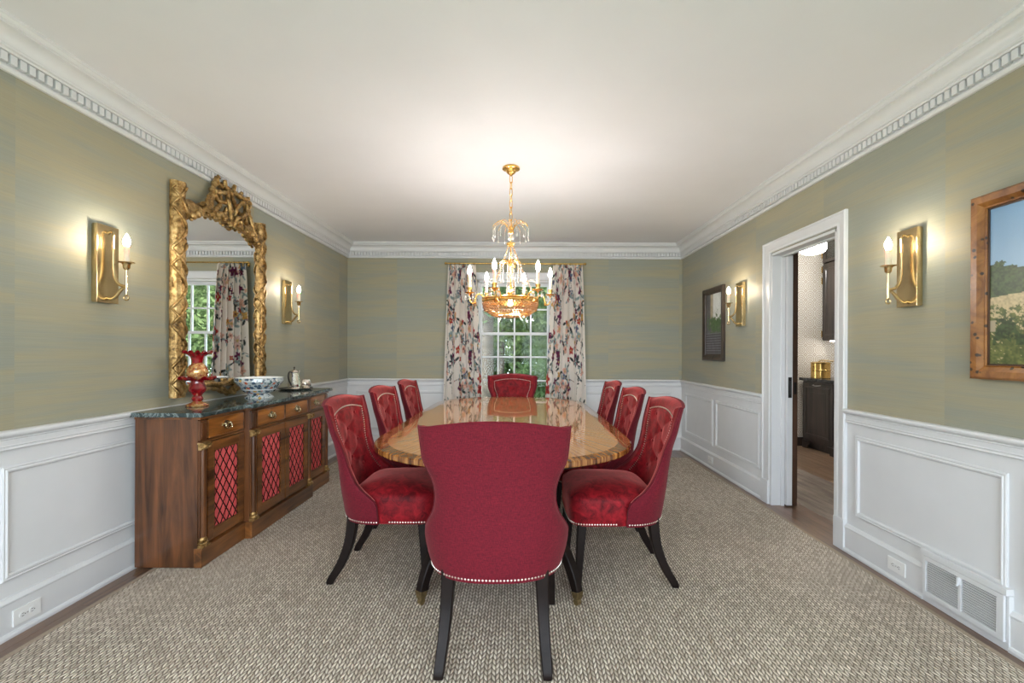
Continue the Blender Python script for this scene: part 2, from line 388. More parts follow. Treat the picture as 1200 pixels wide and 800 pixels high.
def tag(o, label, cat, group=None):
    o['label'] = label; o['category'] = cat
    if group: o['group'] = group
    return o
def thing(name, label, cat, loc=(0, 0, 0), rz=0.0, group=None):
    o = bpy.data.objects.new(name, None); C.objects.link(o); o.location = loc; o.rotation_euler = (0, 0, rz)
    o.empty_display_size = 0.1
    return tag(o, label, cat, group)
def struct(name, mb, mat, smooth=35, bevel=0.0):
    o = link(name, mb.mesh(name, mat, smooth, bevel)); o['kind'] = 'structure'; return o
def copy_tree(o, parent=None):
    c = o.copy(); C.objects.link(c); c.parent = parent
    for ch in o.children: copy_tree(ch, c)
    return c
def lerp(tab, x):
    if x <= tab[0][0]: return tab[0][1]
    for (a, p), (b, q) in zip(tab, tab[1:]):
        if x <= b:
            t = (x - a) / (b - a); return p + (q - p) * t
    return tab[-1][1]
def slerp(tab, x):
    xs = [t[0] for t in tab]
    if x <= xs[0]: return tab[0][1]
    if x >= xs[-1]: return tab[-1][1]
    i = max(k for k in range(len(xs)) if xs[k] <= x); i = min(i, len(xs) - 2)
    def m_(k):
        if k == 0: return (tab[1][1] - tab[0][1]) / (xs[1] - xs[0])
        if k == len(xs) - 1: return (tab[-1][1] - tab[-2][1]) / (xs[-1] - xs[-2])
        return (tab[k + 1][1] - tab[k - 1][1]) / (xs[k + 1] - xs[k - 1])
    h = xs[i + 1] - xs[i]; t = (x - xs[i]) / h
    return (2*t**3 - 3*t**2 + 1) * tab[i][1] + (t**3 - 2*t**2 + t) * h * m_(i) + (-2*t**3 + 3*t**2) * tab[i + 1][1] + (t**3 - t**2) * h * m_(i + 1)
def smooth_path(pts, n=6):
    pts = [Vector(p) for p in pts]; out = []
    for i in range(len(pts) - 1):
        p0 = pts[max(0, i - 1)]; p1 = pts[i]; p2 = pts[i + 1]; p3 = pts[min(len(pts) - 1, i + 2)]
        for k in range(n):
            t = k / n
            out.append(0.5 * ((2 * p1) + (-p0 + p2) * t + (2*p0 - 5*p1 + 4*p2 - p3) * t*t + (-p0 + 3*p1 - 3*p2 + p3) * t**3))
    out.append(pts[-1]); return [tuple(p) for p in out]

simple('lattice_wire', (0.035, 0.022, 0.012), 0.4, 0.6, var=0.2)
simple('pale_brass', (0.62, 0.52, 0.34), 0.25, 1.0, var=0.15)

# ================================================================== the room
LX, RX, BY, FY, CH = -2.255, 2.11, 6.01, -1.0, 2.67
RTH = 0.30                                    # right wall thickness (pocket door inside)
DY0, DY1, DZ = 3.06, 3.865, 2.10              # doorway in the right wall
WX0, WX1, WZ0, WZ1 = -0.56, 0.41, 0.50, 2.20  # window opening in the back wall
RAIL = 0.905
def wall_pair(name, boxes_low, boxes_high):
    b = MB()
    for q in boxes_high: b.box(*q)
    o = struct(name, b, 'wallpaper', smooth=0)
    b = MB()
    for q in boxes_low: b.box(*q)
    part('wainscot', b, 'white_paint', o, smooth=0); return o
zc = 0.87
wl = wall_pair('wall_left', [(LX - 0.2, LX, FY, BY, 0, zc)], [(LX - 0.2, LX, FY, BY, zc, CH)])
wr = wall_pair('wall_right', [(RX, RX + 0.1, FY, DY0, 0, zc), (RX, RX + 0.1, DY1, BY, 0, zc)],
               [(RX, RX + 0.1, FY, DY0, zc, CH), (RX, RX + 0.1, DY1, BY, zc, CH), (RX, RX + 0.1, DY0, DY1, DZ, CH)])
b = MB(); x0 = RX + 0.23; x1 = RX + RTH
b.box(x0, x1, FY, DY0, 0, CH + 0.2).box(x0, x1, DY1 + .17, BY, 0, CH + 0.2).box(x0, x1, DY0, DY1 + .17, 2.24, CH + 0.2)
struct('wall_pantry_side', b, 'pantry_wallpaper', smooth=0)
wb_ = wall_pair('wall_back', [(LX - 0.2, WX0, BY, BY + 0.18, 0, zc), (WX1, RX + 0.1, BY, BY + 0.18, 0, zc), (WX0, WX1, BY, BY + 0.18, 0, WZ0)],
                [(LX - 0.2, WX0, BY, BY + 0.18, zc, CH), (WX1, RX + 0.1, BY, BY + 0.18, zc, CH), (WX0, WX1, BY, BY + 0.18, WZ1, CH)])
FILL_WIN = [(-2.10, -0.15), (0.0, 1.95)]; fz0, fz1 = 0.25, 2.45  # added openings out of view, sized to let in fill daylight
xs = [LX - 0.2, FILL_WIN[0][0], FILL_WIN[0][1], FILL_WIN[1][0], FILL_WIN[1][1], RX + RTH]
hi = [(xs[i], xs[i + 1], FY - 0.18, FY, zc, CH) for i in (0, 2, 4)] + [(a, c, FY - 0.18, FY, fz1, CH) for a, c in FILL_WIN]
lo = [(xs[i], xs[i + 1], FY - 0.18, FY, 0, zc) for i in (0, 2, 4)] + [(a, c, FY - 0.18, FY, 0, fz0) for a, c in FILL_WIN]
wf = wall_pair('wall_front', lo, hi)
struct('ceiling', MB().box(LX - 0.2, RX + 0.1, FY - 0.18, BY + 0.18, CH, CH + 0.2), 'ceiling_paint', smooth=0)
floor = struct('floor', MB().box(LX - 0.2, 4.7, FY - 0.18, BY + 0.5, -0.12, -0.014), 'floor_wood', smooth=0)

# floor boards where the rug leaves them bare
def plank_mesh(wd, ln, mat):
    return MB().box(0.0006, wd - 0.0006, 0.0006, ln - 0.0006, -0.014, 0.0).mesh('floor_board', mat, smooth=0, bevel=0.0012)
PL = {}
def planks(x0, x1, y0, y1, mat='floor_wood', name='floor_board', wd=0.083, ln=1.1):
    x = x0; k = 0
    while x < x1 - 0.01:
        w_ = min(wd, x1 - x); y = y0; first = True
        while y < y1 - 0.005:
            l_ = min(ln * (0.45 + 0.18 * ((k * 7) % 4)) if first else ln, y1 - y); first = False
            if y1 - (y + l_) < 0.12: l_ = y1 - y
            key = (round(w_, 4), round(l_, 3), mat)
            if key not in PL: PL[key] = plank_mesh(w_, l_, mat)
            o = bpy.data.objects.new(name, PL[key]); C.objects.link(o); o.parent = floor; o.location = (x, y, 0.0); y += l_
        x += w_; k += 1
RUG = (-2.11, 2.025, -0.7, 5.53)
planks(LX, RUG[0] + 0.025, FY, BY); planks(RUG[1] - 0.025, RX, FY, BY); planks(RUG[0] + 0.025, RUG[1] - 0.025, RUG[3] - 0.02, BY)
planks(RX, RX + .25, 2.3, BY + 0.3, 'floor_wood', 'hall_board', 0.125, 1.4)
planks(RX + .25, 3.07, 2.3, BY + 0.3, 'hall_wood_glare', 'hall_board', 0.12, 1.4)
planks(3.07, 4.43, 2.3, BY + 0.31, 'pantry_floor_wood', 'pantry_board', 0.09, 1.0)

# rug
b = MB(); x0, x1, y0, y1 = RUG; b.box(x0, x1, y0, y1, 0.0, 0.009)
rug = thing('area_rug', 'large taupe and cream woven rug covering the dining room floor', 'rug', ((x0 + x1) / 2, (y0 + y1) / 2, 0))
part('woven_field', b, 'rug', rug, smooth=0, bevel=0.003)
bb = MB()
for q in ((x0 - .004, x0 + .022, y0, y1), (x1 - .022, x1 + .004, y0, y1), (x0, x1, y1 - .022, y1 + .004)): bb.box(q[0], q[1], q[2], q[3], 0.0, 0.0105)
simple('rug_binding', (0.34, 0.27, 0.20), 0.9, var=0.2, nscale=200)
part('binding', bb, 'rug_binding', rug, smooth=0, bevel=0.003)

# --- mouldings: profiles as (out from wall, height)
fnL = lambda p, a: (LX + p[0], a, p[1]); fnR = lambda p, a: (RX - p[0], a, p[1])
fnB = lambda p, a: (a, BY - p[0], p[1]); fnF = lambda p, a: (a, FY + p[0], p[1])
cb = CH - 0.188
cove = [(0.052 + 0.046 * (1 - math.cos(t * PI / 2 / 6)), cb + 0.098 + 0.050 * math.sin(t * PI / 2 / 6)) for t in range(7)]
crown = [(0, cb), (0.016, cb), (0.023, cb + 0.008), (0.024, cb + 0.017), (0.018, cb + 0.026), (0.012, cb + 0.028), (0.012, cb + 0.074),
         (0.038, cb + 0.075), (0.040, cb + 0.083), (0.050, cb + 0.086), (0.050, cb + 0.096)] + cove + [(0.104, cb + 0.149), (0.104, cb + 0.158), (0.110, cb + 0.160),
         (0.118, cb + 0.172), (0.122, cb + 0.174), (0.122, CH), (0, CH)]
dent = MB().box(-0.0135, 0.0135, 0.012, 0.034, cb + 0.031, cb + 0.072).mesh('dentil', 'white_paint', smooth=0, bevel=0.0015)
n = 0
for fn, a0, a1, rz, org in ((fnL, FY, BY, -PI / 2, lambda a: (LX, a, 0)), (fnB, LX, RX, PI, lambda a: (a, BY, 0)), (fnR, FY, BY, PI / 2, lambda a: (RX, a, 0)), (fnF, LX, RX, 0, None)):
    n += 1; o = struct('trim_%d' % n, MB().prism(crown, fn, a0, a1), 'white_paint', smooth=25)
    if org:
        a = max(a0, 1.55) + 0.045 if fn is not fnB else a0 + 0.045
        while a < a1 - 0.04:
            d = bpy.data.objects.new('dentil', dent); C.objects.link(d); d.parent = o; d.location = org(a); d.rotation_euler = (0, 0, rz); a += 0.0385
rail = [(0, 0.826), (0.012, 0.826), (0.015, 0.831), (0.012, 0.836), (0.012, 0.841), (0.016, 0.845), (0.013, 0.850), (0.013, 0.872), (0.017, 0.876), (0.014, 0.880),
        (0.018, 0.884), (0.026, 0.887), (0.034, 0.894), (0.036, 0.902), (0.034, 0.910), (0.028, 0.914), (0, 0.914)]
base = [(0, 0), (0.026, 0), (0.027, 0.012), (0.022, 0.022), (0.016, 0.026), (0.016, 0.150), (0.020, 0.154), (0.020, 0.160), (0.012, 0.168), (0.008, 0.176), (0, 0.178)]
WC0, WC1 = WX0 - 0.105, WX1 + 0.105
DC0, DC1 = DY0 - 0.092, DY1 + 0.118
n = 4
for fn, a0, a1 in ((fnL, FY, BY), (fnB, LX, WC0), (fnB, WC1, RX), (fnR, FY, DC0), (fnR, DC1, BY), (fnF, LX, RX)):
    if fn is fnF: continue
    n += 1; struct('trim_%d' % n, MB().prism(rail, fn, a0, a1), 'white_paint', smooth=25)
GY0, GY1 = 1.975, 2.372                       # floor register in the right baseboard
for nm, fn, a0, a1 in (('left', fnL, FY, BY), ('back', fnB, LX, WC0), ('back', fnB, WC1, RX), ('right', fnR, FY, GY0 - 0.012), ('right', fnR, GY1 + 0.012, DC0), ('right', fnR, DC1, BY), ('front', fnF, LX, RX)):
    struct('baseboard_' + nm, MB().prism(base, fn, a0, a1), 'white_paint', smooth=25)
pm = [(0.0, 0.0), (0.0, 0.008), (0.006, 0.012), (0.012, 0.009), (0.018, 0.014), (0.025, 0.012), (0.030, 0.006), (0.030, 0.0)]   # (across, out)
def panel(parent, fn, a0, a1, z0=0.252, z1=0.755):
    b = MB(); P = []
    for (ax, zz, sx, sz) in ((a0, z0, 1, 1), (a1, z0, -1, 1), (a1, z1, -1, -1), (a0, z1, 1, -1)):
        P.append([fn((out, zz + sz * ac), ax + sx * ac) for ac, out in pm])
    b.grid(P, closed_u=True); part('panel_moulding', b, 'white_paint', parent, smooth=25)
for a0, a1 in ((-0.85, 0.0), (0.07, 0.95), (1.02, 1.93), (2.0, 2.95), (3.02, 4.0), (4.07, 5.0), (5.07, 5.88)): panel(wl, fnL, a0, a1)
for a0, a1 in ((-0.85, 0.0), (0.07, 0.95), (1.02, 1.91), (1.985, 2.887), (4.035, 4.957), (5.022, 5.86)): panel(wr, fnR, a0, a1)
for a0, a1 in ((-2.13, -1.44), (-1.37, -0.74), (0.59, 1.26), (1.33, 1.98)): panel(wb_, fnB, a0, a1)

# --- doorway casing, jambs, pocket door
cas = [(0, 0), (0.0, 0.018), (0.006, 0.024), (0.016, 0.024), (0.020, 0.018), (0.070, 0.013), (0.078, 0.016), (0.092, 0.016), (0.097, 0.010), (0.097, 0.0)]  # across from outer edge, out
def casing(name, fn, a_out0, a_out1, ztop, parent=None, zbot=0.0, bottom=False, wsc=1.0, wsc1=None):
    wsc1 = wsc1 or wsc; P = []; pr = [(a, o) for a, o in cas]
    P.append([fn((o, zbot), a_out0 + a * wsc) for a, o in pr]); P.append([fn((o, ztop - a * wsc), a_out0 + a * wsc) for a, o in pr])
    P.append([fn((o, ztop - a * wsc), a_out1 - a * wsc1) for a, o in pr]); P.append([fn((o, zbot), a_out1 - a * wsc1) for a, o in pr])
    b = MB().grid(P)
    if parent is None: return struct(name, b, 'white_paint', smooth=25)
    return part(name, b, 'white_paint', parent, smooth=25)
casing('trim_10', fnR, DC0, DC1, DZ + 0.10, wsc=0.92, wsc1=1.15)
b = MB(); b.box(RX - 0.028, RX - 0.0, DC0 - 0.004, DC0 + 0.092, 0, 0.20).box(RX - 0.028, RX, DC1 - 0.108, DC1 + 0.004, 0, 0.20)
struct('trim_11', b, 'white_paint', smooth=0, bevel=0.004)
b = MB(); J = RX + 0.092
b.box(RX - 0.01, J, DY1 - 0.022, DY1, 0, DZ).box(RX - 0.01, J, DY0, DY0 + 0.02, 0, DZ).box(RX - 0.01, J, DY0, DY1, DZ - 0.02, DZ)
b.box(J - 0.028, J, DY1 - 0.036, DY1 - 0.02, 0, DZ - 0.02).box(J - 0.028, J, DY0, DY1, DZ - 0.034, DZ - 0.02)
struct('trim_12', b, 'white_paint', smooth=0, bevel=0.002)
b = MB(); b.box(RX + 0.222, RX + RTH + 0.01, DY1 + .15, DY1 + .169, 0, 2.22).box(RX + 0.222, RX + RTH + 0.01, DY0 + .001, DY0 + 0.02, 0, 2.22).box(RX + 0.222, RX + RTH + 0.01, DY0 + .001, DY1 + .169, 2.22, 2.239)
struct('trim_13', b, 'dark_door', smooth=0, bevel=0.002)
d1 = struct('door_1', MB().box(J + 0.004, J + 0.048, DY1 - 0.062, DY1 + 0.75, 0.012, DZ - 0.022), 'white_paint', smooth=0, bevel=0.002)
part('stained_face', MB().box(J + 0.0482, J + 0.088, DY1 - 0.062, DY1 + 0.75, 0.012, DZ - 0.022), 'dark_door', d1, smooth=0, bevel=0.002, label='dark stained pantry side of the door')
b = MB(); b.box(J + 0.012, J + 0.040, DY1 - 0.0655, DY1 - 0.061, 0.90, 1.07)
h_ = part('edge_pull', b, 'black_metal', d1, smooth=0, bevel=0.0015)
part('finger_slot', MB().box(J + 0.020, J + 0.032, DY1 - 0.0668, DY1 - 0.065, 0.93, 1.04), 'black_slot', h_, smooth=0)
part('latch_plate', MB().box(J + 0.058, J + 0.080, DY1 - 0.0655, DY1 - 0.061, 0.93, 1.03), 'black_metal', d1, smooth=0, bevel=0.0015)

# --- back window
win = struct('window_1', MB().box(WX0, WX0 + 0.025, BY, BY + 0.18, WZ0, WZ1).box(WX1 - 0.025, WX1, BY, BY + 0.18, WZ0, WZ1).box(WX0, WX1, BY, BY + 0.18, WZ1 - 0.025, WZ1).box(WX0, WX1, BY, BY + 0.18, WZ0, WZ0 + 0.03), 'white_paint', smooth=0, bevel=0.002)
casing('window_casing', fnB, WC0, WC1, WZ1 + 0.10, win, WZ0 - 0.02)
part('window_sill', MB().box(WC0 - 0.02, WC1 + 0.02, BY - 0.05, BY + 0.05, WZ0 - 0.03, WZ0), 'white_paint', win, smooth=0, bevel=0.005)
colx = [-0.505, -0.291, -0.076, 0.140, 0.355]
def sash(rows, y, rail_top, rail_bot):
    b = MB(); z0, z1 = rows[0], rows[-1]
    b.box(WX0 + .022, colx[0], y - .02, y + .02, z0 - rail_bot, z1 + rail_top).box(colx[-1], WX1 - .022, y - .02, y + .02, z0 - rail_bot, z1 + rail_top)
    b.box(colx[0], colx[-1], y - .02, y + .02, z1, z1 + rail_top).box(colx[0], colx[-1], y - .02, y + .02, z0 - rail_bot, z0)
    s = part('sash', b, 'white_paint', win, smooth=0, bevel=0.002)
    for x in colx[1:-1]: part('muntin', MB().box(x - .010, x + .010, y - .014, y + .014, z0, z1), 'white_paint', s, smooth=0, bevel=0.003)
    for z in rows[1:-1]: part('muntin', MB().box(colx[0], colx[-1], y - .0135, y + .0135, z - .010, z + .010), 'white_paint', s, smooth=0, bevel=0.003)
    for i in range(4):
        for j in range(len(rows) - 1):
            part('pane', MB().box(colx[i] + .004, colx[i + 1] - .004, y - .002, y + .002, rows[j] + .004, rows[j + 1] - .004), 'pane_glass', s, smooth=0)
sash([0.575, 0.887, 1.20, 1.488], BY + 0.075, 0.036, 0.045)
sash([1.524, 1.83, 2.135], BY + 0.12, 0.045, 0.034)
# --- added windows, unseen behind the camera, put in for fill daylight
for k, (a, c) in enumerate(FILL_WIN):
    b = MB()
    for q in ((a, a + .05, fz0, fz1), (c - .05, c, fz0, fz1), (a, c, fz1 - .05, fz1), (a, c, fz0, fz0 + .06), (a, c, 1.38, 1.43)): b.box(q[0], q[1], FY - 0.14, FY - 0.08, q[2], q[3])
    wv = struct('window_%d' % (k + 2), b, 'white_paint', smooth=0)
    for i in range(1, 4):
        x = a + (c - a) * i / 4; part('muntin', MB().box(x - .01, x + .01, FY - .125, FY - .095, fz0, fz1), 'white_paint', wv, smooth=0)
    casing('window_casing', fnF, a - 0.06, c + 0.06, fz1 + 0.06, wv, fz0, wsc=0.6)

# --- outlets and floor register
def outlet(label, x, sgn, yc, zc_):
    t = thing('power_outlet', label, 'outlet', (x, yc, zc_))
    part('cover_plate', MB().box(x, x + sgn * .006, yc - .059, yc + .059, zc_ - .036, zc_ + .036), 'plastic_white', t, smooth=0, bevel=0.002)
    for s in (-1, 1):
        c = (x + sgn * .0062, yc + s * .020, zc_); b = MB()
        P = [[(c[0] - sgn * .003 + sgn * .0045 * q, c[1] + .0155 * math.cos(a) , c[2] + .0145 * math.sin(a)) for q in (0, 1)] for a in [2 * PI * k / 16 for k in range(16)]]
        b.grid(P, closed_u=True); b.f.append(tuple(2 * k + 1 for k in range(16)))
        r = part('receptacle', b, 'plastic_white', t, smooth=30)
        bb = MB(); X = c[0] + sgn * .0018
        bb.box(X - .0006, X + .0006, c[1] - .006, c[1] + .003, c[2] + .0045, c[2] + .0065).box(X - .0006, X + .0006, c[1] - .006, c[1] + .003, c[2] - .0065, c[2] - .0045).box(X - .0006, X + .0006, c[1] + .006, c[1] + .0095, c[2] - .002, c[2] + .002)
        part('slots', bb, 'black_slot', r, smooth=0)
    part('screw', MB().box(x + sgn * .006, x + sgn * .0072, yc - .003, yc + .003, zc_ - .003, zc_ + .003), 'steel', t, smooth=0, bevel=0.0008)
outlet('white power outlet in the baseboard, near the sideboard end panel', LX + 0.016, 1, 2.095, 0.078)
outlet('white power outlet in the baseboard between doorway and floor register', RX - 0.016, -1, 2.553, 0.092)
outlet('white power outlet in the baseboard below the small dark picture', RX - 0.016, -1, 5.05, 0.092)
gz0, gz1 = 0.036, 0.236
reg = thing('floor_register', 'white louvred air register set into the baseboard beside the doorway', 'vent', (RX - 0.02, (GY0 + GY1) / 2, 0.0))
X0 = RX - 0.034; b = MB(); ym = (GY0 + GY1) / 2
part('housing', MB().box(RX - 0.022, RX, GY0 - .012, GY1 + .012, 0.0, gz0).box(RX - 0.022, RX, GY0 - .012, GY0, gz0, gz1).box(RX - 0.022, RX, GY1, GY1 + .012, gz0, gz1).box(RX - 0.034, RX, GY0 - .012, GY1 + .012, gz1 + .002, gz1 + .03), 'white_paint', reg, smooth=0, bevel=0.002)
part('duct_back', MB().box(RX - .010, RX - .002, GY0 + .001, GY1 - .001, gz0 + .001, gz1 - .001), 'black_slot', reg, smooth=0)
b.box(X0, X0 + .012, GY0, GY1, gz1 - .022, gz1).box(X0, X0 + .012, GY0, GY1, gz0, gz0 + .022).box(X0, X0 + .012, GY0, GY0 + .03, gz0 + .022, gz1 - .022).box(X0, X0 + .012, GY1 - .018, GY1, gz0 + .022, gz1 - .022).box(X0, X0 + .012, ym - .007, ym + .007, gz0 + .022, gz1 - .022)
part('face_frame', b, 'white_paint', reg, smooth=0, bevel=0.0015)
NS = 14; pitch = (gz1 - gz0 - .044) / NS
for ya, yb in ((GY0 + .03, ym - .007), (ym + .007, GY1 - .018)):
    me = MB().prism([(0.001, 0.0), (0.011, 0.0028), (0.011, 0.0042), (0.001, 0.0014)], lambda p, a: (p[0], a, p[1]), ya - ym, yb - ym).mesh('louvre', 'white_paint', smooth=0)
    for k in range(NS):
        o = bpy.data.objects.new('louvre', me); C.objects.link(o); o.parent = reg; o.location = Vector((X0, ym, gz0 + .022 + k * pitch)) - reg.location
b = MB().box(X0 - .012, X0 + .004, ym - .004, ym + .004, gz1 - .055, gz1 - .02).ball((X0 - .012, ym, gz1 - .056), .006)
part('lever', b, 'white_paint', reg, bevel=0.0)

# --- the pantry beyond the doorway
PX, PY = 4.43, 6.33; PCH = 2.87
struct('wall_pantry_end', MB().box(RX + RTH, PX + 0.1, PY, PY + 0.1, 0, PCH), 'pantry_wallpaper', smooth=0)
struct('wall_pantry_far', MB().box(PX, PX + 0.1, 2.2, PY, 0, PCH), 'pantry_wallpaper', smooth=0)
struct('wall_pantry_near', MB().box(RX + RTH, PX + 0.1, 2.1, 2.2, 0, PCH), 'pantry_wallpaper', smooth=0)
struct('ceiling_pantry', MB().box(RX + 0.1, PX + 0.1, 2.1, PY + 0.1, PCH, PCH + 0.1), 'ceiling_paint', smooth=0)
struct('baseboard_pantry', MB().box(RX + RTH, PX, PY - 0.018, PY, 0, 0.12), 'dark_cabinet', smooth=0, bevel=0.003)
def raised_door(root, x, y0, y1, z0, z1, handle, nm='door'):
    d = part(nm, MB().box(x - .02, x, y0, y1, z0, z1), 'dark_cabinet', root, smooth=0, bevel=0.003)
    b = MB(); P = []
    for ins, dx in ((.055, -.020), (.062, -.026), (.072, -.026), (.080, -.016), (.095, -.014), (.13, -.021)):
        P.append([(x + dx, y0 + ins, z0 + ins), (x + dx, y1 - ins, z0 + ins), (x + dx, y1 - ins, z1 - ins), (x + dx, y0 + ins, z1 - ins)])
    b.grid(P, closed_v=True); b.add([P[-1][k] for k in range(4)], [(0, 1, 2, 3)]); part('raised_panel', b, 'dark_cabinet', d, smooth=0)
    if handle:
        ym_ = (y0 + y1) / 2; z = z1 - .028
        part('handle', MB().tube(smooth_path([(x - .018, ym_ - .07, z), (x - .045, ym_ - .055, z - .004), (x - .048, ym_, z - .008), (x - .045, ym_ + .055, z - .004), (x - .018, ym_ + .07, z)]), .005), 'steel', d)
    return d
for k, (ya, yb) in enumerate(((5.60, 6.25), (4.94, 5.59))):
    t = thing('base_cabinet', ['dark wood base cabinet under the gold canister', 'dark wood base cabinet nearer the pantry door'][k], 'cabinet', (4.12, (ya + yb) / 2, 0), 0, 'pantry base cabinets')
    part('carcass', MB().box(3.842, PX - .002, ya, yb, 0.10, 0.902).box(3.90, PX - .002, ya + .02, yb - .02, 0.0, 0.10), 'dark_cabinet', t, smooth=0, bevel=0.002)
    raised_door(t, 3.842, ya + .03, yb - .03, 0.135, 0.885, True)
    for s, yy in ((1, ya), (-1, yb)):
        b = MB().prism([(0, 0), (.09, 0), (.10, .04), (.15, .085), (.15, .105), (0, .105)], lambda p, a: (a, yy + s * p[0], p[1]), 3.83, 3.852)
        part('bracket_foot', b, 'dark_cabinet', t, smooth=0)
tag(link('pantry_countertop', MB().box(3.80, PX - .002, 4.9, 6.28, 0.903, 0.94).mesh('pantry_countertop', 'counter', 0, 0.004)), 'dark polished countertop on the pantry base cabinets', 'countertop')
t = thing('wall_cabinet', 'dark wood wall cabinet with glazed top above the pantry counter', 'cabinet', (4.27, 5.9, 1.44))
part('carcass', MB().box(4.12, PX - .002, 5.55, 6.27, 1.44, 1.46).box(4.12, PX - .002, 6.25, 6.27, 1.44, 2.82).box(4.12, PX - .002, 5.55, 5.57, 1.44, 2.82).box(PX - .02, PX - .002, 5.55, 6.27, 1.44, 2.82).box(4.12, PX - .002, 5.55, 6.27, 2.46, 2.48), 'dark_cabinet', t, smooth=0, bevel=0.002)
raised_door(t, 4.12, 5.57, 6.255, 1.45, 2.46, False)
d = part('glass_door', MB().box(4.10, 4.12, 5.57, 5.63, 2.49, 2.82).box(4.10, 4.12, 6.195, 6.255, 2.49, 2.82).box(4.10, 4.12, 5.63, 6.195, 2.49, 2.53).box(4.10, 4.12, 5.63, 6.195, 2.78, 2.82), 'dark_cabinet', t, smooth=0, bevel=0.002)
part('pane', MB().box(4.108, 4.112, 5.632, 6.193, 2.532, 2.778), 'pane_glass', d, smooth=0)
for z in (1.53, 2.25, 2.40, 2.6): part('hinge', MB().tube([(4.097, 6.262, z - .035), (4.097, 6.262, z + .035)], .007).ball((4.097, 6.262, z + .04), .007).ball((4.097, 6.262, z - .04), .007), 'brass', t)
tag(link('under_cabinet_light', MB().box(4.17, 4.21, 5.7, 6.2, 1.422, 1.438).mesh('under_cabinet_light', 'strip_glow', 0)), 'slim strip light fixed under the pantry wall cabinet', 'light')
cx_, cy_, cz_ = 3.985, 6.11, 0.941
t = thing('brass_canister', 'polished brass canister with flat lid on the pantry counter', 'canister', (cx_, cy_, cz_))
part('body', MB().lathe([(0, 0), (.112, 0), (.115, .004), (.113, .01), (.113, .095), (.117, .10), (.117, .108), (.113, .113), (.113, .19), (.10, .195), (0, .195)], (cx_, cy_, cz_), 32), 'brass', t)
l_ = part('lid', MB().lathe([(0, .194), (.117, .194), (.120, .199), (.118, .206), (.09, .215), (.02, .219), (0, .219)], (cx_, cy_, cz_), 32), 'brass', t)
part('lid_handle', MB().tube(smooth_path([(cx_ - .03, cy_, cz_ + .215), (cx_, cy_ - .01, cz_ + .235), (cx_ + .06, cy_ - .02, cz_ + .232), (cx_ + .145, cy_ - .03, cz_ + .222)]), [.009] * 16 + [.010, .011, .012]), 'old_brass', l_)
for s in (0,): part('side_lug', MB().tube([(cx_ - .112, cy_ - .03, cz_ + .15), (cx_ - .135, cy_ - .035, cz_ + .15), (cx_ - .135, cy_ - .035, cz_ + .10), (cx_ - .112, cy_ - .03, cz_ + .10)], .006), 'brass', t)
cx_, cy_ = 3.44, 5.43
t = thing('pantry_ceiling_light', 'round white glowing ceiling light hanging inside the pantry', 'ceiling light', (cx_, cy_, 2.43))
part('stem', MB().tube([(cx_, cy_, 2.56), (cx_, cy_, PCH)], .012).lathe([(0, PCH - .02 - 2.5), (.06, PCH - .02 - 2.5), (.06, PCH - 2.5)], (cx_, cy_, 2.5), 20), 'steel', t)
part('shade', MB().lathe([(0, 0), (.06, .006), (.11, .022), (.138, .05), (.142, .085), (.138, .125), (0, .13)], (cx_, cy_, 2.43), 28), 'pantry_glow', t)

# ================================================================== dining table
TZ = 0.745; TC = (-0.098, 3.775); THW, THL, TEND = 0.768, 1.625, 0.72
def table_outline(inset, n=20):
    w_, d_ = THW - inset, TEND - inset; yc = THL - TEND; P = []
    for s in (1, -1):
        for k in range(n + 1):
            a = PI * k / n
            ca, sa = math.cos(a), math.sin(a); q = 0.92
            P.append((TC[0] + s * w_ * math.copysign(abs(ca) ** q, ca), TC[1] + s * (yc + d_ * abs(sa) ** q)))
    return P
tb = thing('dining_table', 'long glossy oval dining table with striped wood top on dark pedestals', 'table', (TC[0], TC[1], 0.0095))
def slab(loops):   # loops: list of (inset, z)
    b = MB(); P = [[(x, y, z) for x, y in table_outline(i)] for i, z in loops]; b.grid(P, closed_v=True)
    for L in (P[0], P[-1]): b.add(L, [tuple(range(len(L)))])
    return b
part('top_veneer', slab([(0.075, TZ - .02), (0.075, TZ + .0002)]), 'table_veneer', tb, smooth=30)
part('border_band', slab([(0.012, TZ - .034), (0.003, TZ - .031), (0.0, TZ - .026), (0.0, TZ - .006), (0.004, TZ - .0015), (0.010, TZ)]), 'table_band', tb, smooth=30, label='crossbanded rim with vertical stripes')
b = MB(); P = [[(x, y, z) for x, y in table_outline(i)] for i, z in ((0.16, TZ - .034), (0.16, TZ - .085), (0.19, TZ - .085), (0.19, TZ - .034))]
b.grid(P, closed_v=True, closed_u=True); part('apron', b, 'ebony', tb, smooth=30)
